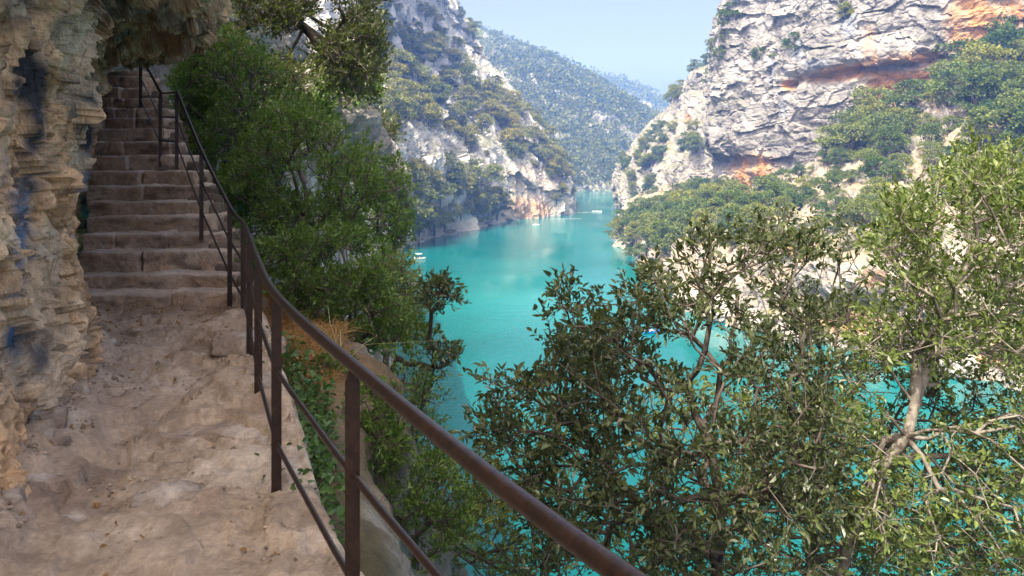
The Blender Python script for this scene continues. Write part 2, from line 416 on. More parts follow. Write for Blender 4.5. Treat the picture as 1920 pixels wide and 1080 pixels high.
def far_hill():
    z0 = WATER_Z - 5
    r0 = [WZ(880, 560, z0), WZ(980, 548, z0), WZ(1060, 540, z0), WZ(1150, 540, z0), WZ(1240, 575, z0), WZ(1340, 640, z0)]
    r1 = [W(860, 270, 590), W(970, 285, 570), W(1055, 310, 560), W(1150, 320, 560), W(1240, 330, 600), W(1340, 330, 660)]
    r2 = [W(860, 200, 640), W(960, 210, 630), W(1050, 240, 620), W(1140, 265, 620), W(1225, 285, 650), W(1330, 300, 700)]
    r3 = [W(860, 140, 690), W(960, 150, 680), W(1050, 180, 670), W(1130, 205, 665), W(1205, 235, 690), W(1310, 270, 740)]
    r4 = [W(840, 85, 740), W(950, 115, 730), W(1040, 145, 715), W(1115, 170, 705), W(1185, 205, 730), W(1280, 250, 770)]
    r5 = [W(800, 20, 830), W(885, 52, 820), W(960, 82, 810), W(1040, 112, 800), W(1095, 146, 790), W(1160, 178, 800), W(1250, 240, 830)][:1] + [W(950, 80, 815), W(1032, 110, 800), W(1088, 145, 785), W(1160, 180, 800), W(1260, 245, 830)]
    r6 = [W(760, 20, 1000), W(920, 85, 980), W(1010, 120, 960), W(1070, 160, 950), W(1140, 195, 950), W(1240, 255, 980)]
    def colf(P, n):
        c = col_base(P, (.38, .37, .36), (.29, .29, .29), 61, 30)
        nz = np.abs(n[..., 2])
        return lerp_col(c, (.09, .11, .045), sstep(.38, .62, nz + .3 * fbm(P / 14, 3, 6)))
    cliff('far_hill', [r0, r1, r2, r3, r4, r5, r6], 260, 220, M_CLIFF2, 'hazy wooded hillside with pale rock bands closing the gorge',
          lambda G, n: rock_disp(G, 2.6, 13, blk=1.0, strata=.6), colf)
    d0 = [W(980, 320, 1050), W(1080, 310, 1050), W(1160, 300, 1060), W(1240, 300, 1080), W(1330, 300, 1100), W(1500, 300, 1150)]
    d1 = [W(980, 220, 1150), W(1080, 215, 1150), W(1160, 220, 1150), W(1240, 240, 1160), W(1330, 260, 1180), W(1500, 280, 1200)]
    d2 = [W(980, 130, 1280), W(1080, 146, 1280), W(1160, 158, 1270), W(1225, 180, 1260), W(1268, 215, 1260), W(1450, 265, 1280)]
    d3 = [W(980, 150, 1500), W(1080, 165, 1500), W(1160, 175, 1500), W(1220, 200, 1500), W(1260, 232, 1500), W(1450, 272, 1500)]
    cliff('distant_ridge', [d0, d1, d2, d3], 140, 80, M_CLIFF2, 'faint blue wooded ridge behind the far hillside',
          lambda G, n: rock_disp(G, 4, 23, blk=.5, strata=.2), colf)
far_hill()

def right_side():
    z0 = WATER_Z - 5
    # bank: shore -> rock band -> slope -> foot of the main cliff
    sh = [WZ(1168, 330, z0), WZ(1150, 262, z0), WZ(1172, 215, z0), WZ(1205, 184, z0), WZ(1250, 155, z0), WZ(1340, 131, z0), WZ(1450, 119, z0), WZ(1545, 112, z0), WZ(1650, 105, z0), WZ(1760, 100, z0), WZ(1880, 94, z0), WZ(2050, 88, z0), WZ(2400, 80, z0)]
    a1 = [W(1172, 398, 332), W(1153, 436, 264), W(1176, 474, 218), W(1210, 500, 187), W(1256, 520, 159), W(1345, 560, 135), W(1452, 590, 122), W(1547, 612, 115), W(1652, 632, 107), W(1762, 650, 102), W(1882, 670, 96), W(2052, 690, 90), W(2400, 720, 82)]
    a2 = [W(1180, 385, 334), W(1168, 415, 268), W(1195, 440, 222), W(1232, 450, 192), W(1280, 465, 165), W(1365, 475, 142), W(1465, 480, 128), W(1555, 480, 120), W(1658, 490, 111), W(1766, 500, 106), W(1886, 510, 100), W(2056, 520, 93), W(2400, 530, 84)]
    a3 = [W(1195, 372, 337), W(1200, 398, 275), W(1230, 415, 232), W(1270, 418, 204), W(1318, 425, 182), W(1390, 420, 162), W(1478, 415, 146), W(1565, 410, 136), W(1665, 405, 127), W(1772, 400, 120), W(1890, 400, 112), W(2060, 400, 104), W(2400, 400, 92)]
    a4 = [W(1225, 355, 342), W(1245, 380, 288), W(1280, 390, 252), W(1318, 392, 230), W(1360, 385, 212), W(1420, 375, 196), W(1500, 355, 180), W(1580, 335, 170), W(1675, 310, 160), W(1780, 290, 150), W(1895, 275, 142), W(2065, 250, 132), W(2400, 220, 118)]
    a5 = [W(1262, 345, 350), W(1290, 368, 300), W(1322, 372, 272), W(1352, 370, 252), W(1390, 362, 238), W(1440, 345, 224), W(1515, 310, 212), W(1590, 270, 202), W(1682, 212, 196), W(1784, 160, 190), W(1900, 95, 186), W(2070, 10, 180), W(2400, -120, 170)]
    a6 = [W(1270, 330, 390), W(1300, 350, 345), W(1335, 350, 320), W(1365, 345, 300), W(1405, 335, 285), W(1450, 310, 272), W(1525, 275, 262), W(1600, 235, 255), W(1690, 180, 250), W(1790, 120, 245), W(1905, 50, 240), W(2075, -40, 235), W(2400, -160, 225)]
    def colb(P, n):
        px, py = proj(P)
        c = col_base(P, (.31, .285, .26), (.24, .23, .22), 71, 9)
        nz = np.abs(n[..., 2])
        c = lerp_col(c, (.30, .23, .15), sstep(.5, .8, nz + .2 * fbm(P / 5, 3, 4)) * .8)
        c = lerp_col(c, (.12, .13, .055), sstep(.0, .5, fbm(P / 7, 3, 14)) * sstep(.4, .7, nz) * .9)
        for (cx, cy, rx, ry) in ((1600, 600, 60, 32), (1850, 660, 90, 30), (1640, 520, 30, 20), (1500, 470, 40, 14), (1380, 400, 24, 20), (1770, 690, 60, 18)):
            c = lerp_col(c, (.50, .25, .11), ell(px, py, cx, cy, rx, ry) * (.55 + .5 * np.clip(fbm(P / 3, 3, 2), -.5, .5)))
        return c
    def db(G, n):
        px, py = proj(G)
        d = rock_disp(G, .95, 33, blk=.7, strata=.8) + 2.0 * facets(G, (5, 5, 3.5), 34)
        return d - 2.2 * ell(px, py, 1600, 585, 85, 26) + 1.8 * ell(px, py, 1590, 520, 95, 40)
    cliff('right_bank', [sh, a1, a2, a3, a4, a5, a6], 480, 250, M_CLIFF, 'pale boulder shore and scrubby slope of the right bank', db, colb)
    # main cliff
    r0 = [W(1352, 420, 240), W(1400, 420, 226), W(1455, 395, 216), W(1530, 350, 207), W(1610, 300, 199), W(1690, 245, 194), W(1770, 190, 189), W(1850, 145, 186), W(1940, 100, 183), W(2060, 50, 178), W(2300, -40, 172)]
    r1 = [W(1346, 300, 241), W(1398, 300, 228), W(1452, 290, 217), W(1528, 270, 206), W(1608, 240, 199), W(1690, 200, 195), W(1770, 160, 191), W(1850, 110, 187), W(1940, 60, 183), W(2060, 0, 178), W(2300, -90, 172)]
    r2 = [W(1338, 215, 240), W(1394, 212, 226), W(1450, 208, 215), W(1528, 195, 205), W(1608, 175, 198), W(1690, 150, 195), W(1770, 115, 192), W(1850, 70, 188), W(1940, 20, 183), W(2060, -40, 178), W(2300, -140, 172)]
    r3 = [W(1338, 130, 241), W(1392, 125, 226), W(1450, 120, 214), W(1528, 110, 203), W(1608, 95, 196), W(1690, 75, 192), W(1770, 50, 190), W(1850, 20, 187), W(1940, -20, 183), W(2060, -90, 178), W(2300, -190, 172)]
    r4 = [W(1352, 40, 243), W(1400, 35, 228), W(1455, 30, 216), W(1530, 20, 205), W(1608, 5, 197), W(1690, -10, 193), W(1770, -30, 191), W(1850, -60, 188), W(1940, -100, 184), W(2060, -160, 180), W(2300, -250, 174)]
    r5 = [W(1388, -20, 246), W(1420, -60, 232), W(1465, -90, 220), W(1535, -110, 209), W(1610, -130, 201), W(1690, -150, 197), W(1770, -170, 195), W(1850, -190, 192), W(1940, -220, 188), W(2060, -270, 184), W(2300, -340, 178)]
    r6 = [W(1420, -40, 300), W(1440, -90, 290), W(1480, -120, 280), W(1545, -140, 270), W(1615, -160, 262), W(1690, -175, 258), W(1770, -190, 255), W(1850, -205, 252), W(1940, -225, 248), W(2060, -260, 244), W(2300, -310, 240)]
    # the left flank of the face turns away from the viewer
    def flank(r, dx, dd): return [r[0] + np.array([dx, dd, 0.0])] + r
    rows = [flank(r, 14, 46) for r in (r0, r1, r2, r3, r4, r5, r6)]
    ORG = (.44, .235, .10)
    def colc(P, n):
        px, py = proj(P)
        c = col_base(P, (.275, .262, .254), (.185, .18, .177), 81, 12)
        nb = np.clip(fbm(P / np.array([3., 3., 9.]), 4, 8), -.7, .7)
        nz = np.abs(n[..., 2])
        c = lerp_col(c, (.13, .14, .06), sstep(.72, .95, nz) * .7)
        for (cx, cy, rx, ry, rot, k) in ((1690, 165, 75, 62, -35, 1.1), (1650, 205, 36, 50, 10, 1.0), (1825, 45, 55, 70, 0, 1.0), (1600, 133, 110, 17, -9, .85), (1480, 160, 16, 12, 0, .9),
                                         (1415, 325, 50, 40, 0, .6), (1390, 365, 22, 40, 0, .9), (1630, 85, 18, 45, 0, .35), (1720, 120, 60, 18, -20, .8), (1890, 30, 40, 40, 0, .6)):
            c = lerp_col(c, ORG, np.clip(ell(px, py, cx, cy, rx, ry, rot) * (k + nb * .8), 0, 1))
        for (cx, cy, rx, ry) in ((1590, 45, 18, 28), (1495, 95, 14, 20), (1690, 125, 70, 12), (1530, 120, 30, 10), (1445, 130, 8, 30), (1470, 200, 8, 22)):
            c = lerp_col(c, (.20, .23, .28), ell(px, py, cx, cy, rx, ry) * .6)
        return c
    def dc(G, n):
        px, py = proj(G)
        d = rock_disp(G, 1.3, 43, blk=.32, strata=.6, base=.6, zt=2.9, crk=.5) + 1.9 * facets(G, (10, 10, 6.5), 45) + .75 * facets(G, (3.4, 3.4, 2.2), 46) + .7 * ridged(G / np.array([7., 7., 30.]), 3, 44)
        d -= 1.7 * ell(px, py, 1610, 136, 135, 11, -9, .7) + 2.5 * ell(px, py, 1480, 160, 15, 8, 0, .7)
        d += 1.8 * ell(px, py, 1610, 100, 160, 26, -9, .8)
        d -= 2.0 * ell(px, py, 1690, 175, 55, 60, -35, .6) + 2.0 * ell(px, py, 1825, 45, 45, 75, 0, .6)
        d += 3.0 * ell(px, py, 1385, 255, 50, 40, 0, .7) - 2.2 * ell(px, py, 1395, 305, 45, 14, 0, .7) - 2.0 * ell(px, py, 1400, 350, 40, 40, 0, .6)
        return d
    cliff('right_cliff', rows, 460, 330, M_CLIFF, 'tall pale limestone cliff with orange stains above the right bank', dc, colc)
    # headland behind it, dropping to the water
    h0 = [WZ(1156, 470, z0), WZ(1158, 400, z0), WZ(1166, 352, z0), WZ(1205, 335, z0), WZ(1240, 322, z0), WZ(1290, 310, z0), WZ(1350, 300, z0), WZ(1420, 290, z0)]
    h1 = [W(1152, 340, 472), W(1155, 350, 402), W(1168, 345, 356), W(1205, 350, 340), W(1236, 350, 325), W(1288, 345, 312), W(1350, 345, 301), W(1420, 345, 292)]
    h2 = [W(1156, 325, 478), W(1162, 318, 408), W(1180, 305, 362), W(1212, 300, 348), W(1240, 295, 331), W(1290, 285, 316), W(1350, 275, 304), W(1420, 275, 296)]
    h3 = [W(1166, 310, 484), W(1180, 285, 416), W(1205, 262, 374), W(1230, 248, 360), W(1256, 240, 345), W(1298, 228, 328), W(1350, 215, 312), W(1420, 210, 305)]
    h4 = [W(1190, 290, 490), W(1205, 255, 425), W(1228, 226, 385), W(1248, 208, 372), W(1272, 190, 356), W(1305, 172, 336), W(1350, 160, 320), W(1420, 150, 312)]
    h5 = [W(1200, 285, 498), W(1222, 250, 436), W(1244, 220, 398), W(1264, 202, 385), W(1282, 172, 366), W(1306, 140, 344), W(1350, 120, 330), W(1420, 110, 320)]
    h6 = [W(1240, 280, 540), W(1262, 250, 480), W(1280, 225, 440), W(1296, 205, 425), W(1310, 178, 410), W(1330, 150, 390), W(1370, 128, 380), W(1430, 115, 370)]
    def colh(P, n):
        px, py = proj(P)
        c = col_base(P, (.32, .30, .28), (.25, .24, .232), 91, 12)
        nz = np.abs(n[..., 2])
        c = lerp_col(c, (.13, .14, .06), sstep(.5, .75, nz + .2 * fbm(P / 6, 3, 3)) * .85)
        c = lerp_col(c, (.50, .27, .13), ell(px, py, 1285, 365, 60, 24) * (.45 + np.clip(fbm(P / 4, 3, 8), -.4, .5)))
        c = lerp_col(c, (.40, .19, .09), ell(px, py, 1290, 222, 8, 10) * .8)
        return c
    cliff('right_headland', [h0, h1, h2, h3, h4, h5, h6], 260, 230, M_CLIFF, 'stepped limestone headland dropping into the water behind the right cliff',
          lambda G, n: rock_disp(G, 1.05, 53, blk=.7, strata=1.0, base=.8, zt=2.8) + 1.6 * facets(G, (7, 7, 5), 54), colh)
right_side()

# ------------------------------------------------------------------ near rock wall with its overhang
FOOT = [(-2.2, -14.), (-2.2, -3.), (-2.3, 0.), (-2.25, 2.5), (-2.60, 4.05), (-3.25, 5.5), (-4.30, 7.1), (-4.76, 7.9), (-5.25, 9.1), (-5.8, 10.4), (-6.65, 11.7), (-7.6, 13.2), (-9.2, 15.5)]  # first column extends the unseen wall behind the camera for its shadow
LIP = [(-1.9, -14., 4.6), (-1.9, -3., 4.6), (-2.0, 0., 4.4), (-2.1, 2.6, 3.9), (-2.3, 4.6, 3.3), (-2.5, 6.3, 2.95), (-2.9, 7.3, 2.88), (-3.3, 8.3, 2.95), (-4.1, 9.6, 3.02), (-4.95, 10.9, 3.12), (-5.95, 12.2, 3.3), (-7.0, 13.8, 3.5), (-8.6, 16., 3.8)]
JZ = [3.6, 3.6, 3.4, 3.0, 2.72, 2.6, 2.55, 2.6, 2.7, 2.85, 3.1, 3.3, 3.6]
def near_wall():
    F2 = np.array(FOOT); L = np.array(LIP); n = len(F2)
    def row(k, z, t): return [np.array([*(F2[i] * (1 - t) + L[i, :2] * t), z if np.isscalar(z) else z[i]]) for i in range(n)]
    J = np.array(JZ)
    stair = np.array([0, 0, 0, 0, 0, 0, 0, .05, .6, 1.2, 2.0, 2.7, 3.0]) * .8
    rows = [row(0, stair - .5, 0.02), row(0, .45 + stair * .6, -.04), row(0, .55 * J + stair * .1, -.10), row(0, .8 * J, -.06), row(0, J, .10), row(0, J * .55 + L[:, 2] * .45 + .02, .5),
            row(0, L[:, 2], .97), row(0, L[:, 2] + .9, 1.05), row(0, 6.4, .75), row(0, 8.8, .2), row(0, 10.2, -1.3), row(0, 11, -4.)]  # unseen rows above the lip, raised so their shadow covers the path
    tu = np.concatenate([np.linspace(0, 3.4, 40)[:-1], np.linspace(3.4, 11, 500)[:-1], np.linspace(11, 12, 20)])
    tv = np.concatenate([np.linspace(0, 6.3, 330)[:-1], np.linspace(6.3, 11, 50)])
    G = np.swapaxes(crt(np.swapaxes(crt(np.array(rows), tv), 0, 1), tu), 0, 1); nn = gnormal(G)
    if (nn[60:140, 60:500] * (np.array([0, 3., 1.5]) - G[60:140, 60:500])).sum(-1).mean() < 0: nn = -nn
    s = .12
    d = rock_disp(G * np.array([1, 1, .8]), s, 63, blk=.5, strata=.2, base=.45)
    d += .10 * fbm(G / np.array([.5, .5, 1.9]), 3, 66)                       # vertical flutes
    d += rock_disp(G, .035, 65, blk=1.1, strata=.5, base=.7)
    v1, v2, v3 = voro(G / np.array([.30, .30, .55]) + .35 * np.stack([fbm(G / .4, 3, 90 + k) for k in range(3)], -1), 97)
    d += .05 * (v3 - .5) - .04 * (1 - sstep(0, .08, v2 - v1))
    d += .22 * facets(G, (.55, .55, .9), 98) + .13 * facets(G, (.2, .2, .28), 99)
    d *= .8
    P = G + nn * d[..., None]
    px, py = proj(np.where(P[..., 1:2] > .5, P, np.array([[[-3., .5, 1.]]])))
    c = col_base(P, (.84, .56, .32), (.82, .65, .45), 67, .9)
    nb = np.clip(fbm(P / .35, 4, 68), -.6, .6)
    c = lerp_col(c, (.38, .30, .23), sstep(.1, .5, fbm(P / .8, 4, 64)) * .6)
    up = sstep(2.35, 2.75, P[..., 2]) * sstep(.15, .6, -nn[..., 2])            # downward-facing ceiling: darker brown with near-black blotches
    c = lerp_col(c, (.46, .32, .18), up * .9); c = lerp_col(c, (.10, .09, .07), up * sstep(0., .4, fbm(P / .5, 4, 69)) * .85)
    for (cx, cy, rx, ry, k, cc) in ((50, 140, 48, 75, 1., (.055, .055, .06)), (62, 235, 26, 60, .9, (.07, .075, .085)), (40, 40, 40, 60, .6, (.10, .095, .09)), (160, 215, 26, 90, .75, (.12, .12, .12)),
                                    (165, 390, 15, 110, .85, (.10, .13, .19)), (165, 440, 8, 60, .8, (.12, .20, .33)), (52, 330, 20, 60, .8, (.10, .10, .105)), (44, 400, 14, 60, .7, (.12, .20, .33)),  # blue tones: bluish reflection on the dark streaks, painted into the rock colour
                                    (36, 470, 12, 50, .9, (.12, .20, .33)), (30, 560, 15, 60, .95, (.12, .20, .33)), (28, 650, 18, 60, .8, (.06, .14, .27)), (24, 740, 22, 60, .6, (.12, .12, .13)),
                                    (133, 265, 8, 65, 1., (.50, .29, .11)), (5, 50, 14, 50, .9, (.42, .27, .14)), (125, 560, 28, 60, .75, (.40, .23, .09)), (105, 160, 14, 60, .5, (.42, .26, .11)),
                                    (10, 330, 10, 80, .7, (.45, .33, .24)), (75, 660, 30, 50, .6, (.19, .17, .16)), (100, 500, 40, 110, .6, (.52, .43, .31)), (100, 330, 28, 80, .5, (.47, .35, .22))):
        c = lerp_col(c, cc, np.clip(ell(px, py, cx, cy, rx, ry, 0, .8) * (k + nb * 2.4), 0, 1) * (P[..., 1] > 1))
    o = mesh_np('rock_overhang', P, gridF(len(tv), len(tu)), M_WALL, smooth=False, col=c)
    tag(o, 'streaked ochre and grey rock wall with overhang beside the path and stairs', kind='structure')
near_wall()

# ------------------------------------------------------------------ path, railing line, bank below it
RAILXY = [(4.2, -.6), (2.2, -.35), (1.0, .2), (.24, 1.13), (-.06, 1.66), (-.515, 2.41), (-1.12, 3.55), (-1.57, 4.62), (-2.06, 5.86), (-2.52, 7.0), (-2.93, 7.75)]
def pz(x, y):
    """height of the path"""
    P = np.stack([x, y, np.zeros_like(x)], -1)
    z = .045 * fbm(P / .9, 4, 71) + .02 * ridged(P / np.array([.5, .35, 1]), 3, 72) + .012 * fbm(P / .12, 3, 73)
    hh = (.20 * fbm(P / 1.5, 4, 77) + .05 * (y - 4)) / .045; ii = np.floor(hh); z = z * .75 + .05 * (ii + sstep(.0, .22, hh - ii)) - .05 * hh * .8
    led1 = sstep(.0, .05, y - 5.95 - .12 * np.sin(x * 9) + .2 * (x + 2.3)) * sstep(-2.75, -2.6, x) * (1 - sstep(6.9, 7.4, y))
    led2 = sstep(.0, .05, y - 4.28 - .10 * np.sin(x * 7 + 1) + .1 * (x + 1.7)) * sstep(-2.15, -1.95, x) * (1 - sstep(4.9, 5.6, y))
    led3 = sstep(0, .04, y - 5.15 + .25 * (x + 2) - .06 * np.sin(x * 14)) * sstep(-2.4, -2.0, x) * (1 - sstep(5.3, 5.7, y))
    wallside = np.interp(y, [f[1] for f in FOOT], [f[0] for f in FOOT])
    z += .10 * led1 + .09 * led2 + .04 * led3 + .16 * (1 - sstep(0., .55, x - wallside)) 
    z += .05 * facets(P, (.75, .5, 1.), 78) + .016 * facets(P, (.16, .12, 1.), 79)
    z += -.05 * sstep(5, 7.5, y)
    return z
def make_path():
    ys = np.linspace(-3, 8.3, 300); t = np.linspace(0, 1, 190)
    wl = np.interp(ys, [f[1] for f in FOOT], [f[0] for f in FOOT]) - .5
    R = np.array(RAILXY)[::-1]; o = np.argsort(R[:, 1])
    re = np.interp(ys, np.concatenate([[-3, -1.2], R[o, 1], [8.4]]), np.concatenate([[4.0, 4.3], R[o, 0], [-2.85]])) + .30
    X = wl[:, None] * (1 - t) + re[:, None] * t; Y = np.repeat(ys[:, None], len(t), 1)
    Z = pz(X, Y) - .35 * sstep(.93, 1.0, t)[None] ** 2
    P = np.stack([X, Y, Z], -1)
    c = np.ones(P.shape) * np.array([.47, .365, .27])
    c = lerp_col(c, (.58, .485, .39), sstep(-.05, .5, fbm(P / .8, 4, 75)) * .9)
    c = lerp_col(c, (.31, .225, .165), sstep(.1, .6, fbm(P / .45, 4, 76)) * .8)
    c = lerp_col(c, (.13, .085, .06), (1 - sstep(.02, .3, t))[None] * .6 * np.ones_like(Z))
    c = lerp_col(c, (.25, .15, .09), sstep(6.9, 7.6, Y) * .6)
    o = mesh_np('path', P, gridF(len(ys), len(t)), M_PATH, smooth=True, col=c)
    tag(o, 'worn pinkish rock and dirt footpath leading to the stairs', kind='structure')
    return o
PATH = make_path()

EDGE = [(14, -10, 0), (7, -3.8, 0), (4.2, -.15, 0), (2.45, .2, 0), (1.35, .65, 0), (.65, 1.22, 0), (.12, 1.85, 0), (-.28, 2.55, 0), (-.88, 3.7, 0), (-1.33, 4.75, 0), (-1.82, 5.98, -.05), (-2.28, 7.12, -.05),
        (-2.7, 7.9, .0), (-3.3, 8.9, .4), (-4.15, 10.1, 1.0), (-5.0, 11.4, 1.7), (-5.9, 13.2, 2.3), (-7.2, 17, 3.2), (-8.2, 24, 3.4), (-10.5, 36, 4), (-15, 60, 5), (-26, 110, 8), (-48, 170, 10), (-85, 230, 12)]
ESC = [1, 1, 1, 1, 1, 1, 1, 1, 1, 1, 1, 1, 1, 1, .9, .8, .7, .5, .4, .35, .3, .35, .5, .6]
def make_bank():
    E = np.array(EDGE, float); tg = np.gradient(E[:, :2], axis=0); tg /= np.linalg.norm(tg, axis=1)[:, None]
    nrm = np.stack([tg[:, 1], -tg[:, 0]], 1); S = np.array(ESC)
    prof = [(-.7, -.9), (-.3, -.3), (.06, -.26), (.25, -.7), (.5, -1.9), (1.0, -3.6), (3.2, -7.5), (9, -14), (20, -26), (28, -36)]
    soft = [(-.7, -.9), (-.3, -.2), (.12, -.12), (.5, -.22), (.85, -.8), (1.5, -2.8), (3.9, -7), (10, -14), (20, -26), (28, -36)]
    gs = sstep(4.7, 6.2, E[:, 1]) * (1 - sstep(7.9, 8.7, E[:, 1]) * (E[:, 1] < 20))
    rows = []
    for (o1, z1), (o2, z2) in zip(prof, soft):
        o = o1 * (1 - gs) + o2 * gs; dz = z1 * (1 - gs) + z2 * gs
        a = np.clip(-dz / 12., 0, 1)
        z = E[:, 2] * (1 - a) + dz
        rows.append([np.array([*(E[i, :2] + nrm[i] * o[i] * S[i]), z[i]]) for i in range(len(E))])
    G = loft(rows, 420, 200); n = gnormal(G)
    n = np.where((n[..., 2:3] < 0), -n, n)
    out = np.repeat(np.linspace(0, 1, 200)[:, None], 420, 1)
    amp = sstep(.15, .4, out) * .9 + .12
    P = G + n * (rock_disp(G, .22, 83, blk=.7, strata=.5) * amp)[..., None]
    c = np.ones(P.shape) * np.array([.17, .13, .09])
    c = lerp_col(c, (.36, .36, .36), sstep(-.3, .2, fbm(P / 1.1, 4, 85)) * (1 - sstep(.6, .85, n[..., 2])))
    c = lerp_col(c, (.07, .075, .035), sstep(.05, .5, fbm(P / 2.5, 4, 86)) * .8)
    c = lerp_col(c, (.30, .17, .08), sstep(.12, .2, out) * (1 - sstep(.3, .42, out)) * (P[..., 1] > 4) * (P[..., 1] < 9) * .3)
    o = mesh_np('bank_slope', P, gridF(200, 420), M_BANK, smooth=True, col=c)
    tag(o, 'steep shaded bank falling from the railing to the river', kind='structure')
    SURF['bank'] = P
make_bank()

def make_near_cliff():
    base = [(-7.5, 12.5), (-8.6, 15), (-9.6, 19), (-10.6, 25), (-13, 37), (-18, 60), (-30, 110), (-52, 170), (-90, 230)]
    zb = [1.5, 1.5, 1.5, 1.5, 2, 3, 6, 8, 10]
    tops = [9, 10, 11, 12, 14, 18, 26, 40, 60]
    rows = []
    for f, back in ((-.05, 0), (.25, .4), (.5, .2), (.8, 1.0), (1.0, 2.0), (1.15, 6), (1.25, 16)):
        rows.append([np.array([x - back * (1 + i * .25), y + back * .1, zb[i] + (tops[i] - zb[i]) * f]) for i, (x, y) in enumerate(base)])
    def colf(P, n):
        c = col_base(P, (.27, .235, .20), (.20, .185, .17), 87, 3)
        return lerp_col(c, (.09, .10, .045), sstep(.5, .85, np.abs(n[..., 2])) * .8)
    cliff('near_cliff', rows, 220, 120, M_CLIFF, 'shaded grey-brown crag rising behind the trees beside the stairs',
          lambda G, n: rock_disp(G, .35, 93, blk=1.2, strata=.8), colf)
make_near_cliff()

# ------------------------------------------------------------------ stairs
STEP_Y = [551, 516, 473, 439, 406, 378, 349, 321, 292, 266, 241, 221, 203, 184, 164, 142, 133]
def make_stairs():
    root = empty('staircase', (-3.65, 7.7, 0))
    tag(root, 'worn stone staircase climbing under the rock overhang', 'staircase')
    n = len(STEP_Y); inv = Matrix.Translation(-root.location)
    XL = np.interp(range(1, n + 1), [1, 2, 3, 4, 9, 10, 16, 17], [160, 158, 185, 190, 190, 182, 163, 160])
    XR = np.interp(range(1, n + 1), [1, 2, 3, 5, 8, 9, 9.01, 10, 13, 16, 17], [432, 428, 420, 397, 356, 342, 340, 312, 298, 262, 258])
    for k in range(n):
        d = 7.75 + .325 * k
        zt = EYE - (STEP_Y[k] - HOR) / F_PX * d
        xl = (XL[k] - 960) / F_PX * d - .18; xr = (XR[k] - 960) / F_PX * d + .03
        if k >= 1: pass
        cuts = [xl]; m = random.choice((1, 2, 2, 3)) if k not in (1, 4) else 1
        for j in range(1, m): cuts.append(xl + (xr - xl) * (j / m + random.uniform(-.12, .12)))
        cuts.append(xr)
        hgt = .30; dep = .62
        for j in range(m):
            w = cuts[j + 1] - cuts[j] - .006
            V, F = stone_verts((w, dep, hgt), (max(8, int(w / .03)), 10, 10), 100 + k * 5 + j, rough=.026, rnd=.05)
            x = (cuts[j] + cuts[j + 1]) / 2; u = (x - (xl + xr) / 2)
            V = V + np.array([x, d + dep / 2 + .14 * u + random.uniform(-.012, .012), zt - hgt / 2 + random.uniform(-.006, .006)])
            rise = .17
            c = np.ones(V.shape) * np.array([.54, .39, .28])
            c = lerp_col(c, (.60, .49, .39), sstep(-.2, .5, fbm(V / .3, 3, 111)) * .8)
            c = lerp_col(c, (.17, .125, .095), sstep(.0, .5, fbm(V / np.array([.3, .3, .12]), 4, 112)) * .75)
            c = c * random.uniform(.78, 1.12)
            c = lerp_col(c, (.74, .63, .53), sstep(-.035, .0, V[:, 2] - zt) * .75)          # treads paler: the sky light they catch, painted into the colour
            o = mesh_np('step', V - np.array(root.location), F, M_STEP, root, smooth=True, col=c)
    # rubble edging under the right-hand ends of the steps
    for k in range(26):
        t = k / 25; kk = t * (n - 3); d = 7.9 + .325 * kk
        zt = EYE - (np.interp(kk, range(n), STEP_Y) - HOR) / F_PX * d
        xr = (np.interp(kk, range(n), XR) - 960) / F_PX * d
        for q in range(2):
            s = random.uniform(.16, .30)
            V, F = stone_verts((s * 1.3, s, s * .8), (6, 5, 5), 300 + k * 2 + q, rough=.03, rnd=.45)
            V = V + np.array([xr + .05 + q * .10, d + .1 + random.uniform(-.05, .05), zt - .16 - q * .2 + random.uniform(-.03, .03)])
            c = np.ones(V.shape) * np.array([.21, .165, .13]) * random.uniform(.7, 1.2)
            mesh_np('edging_stone', V - np.array(root.location), F, M_STEP, root, smooth=True, col=c)
make_stairs()

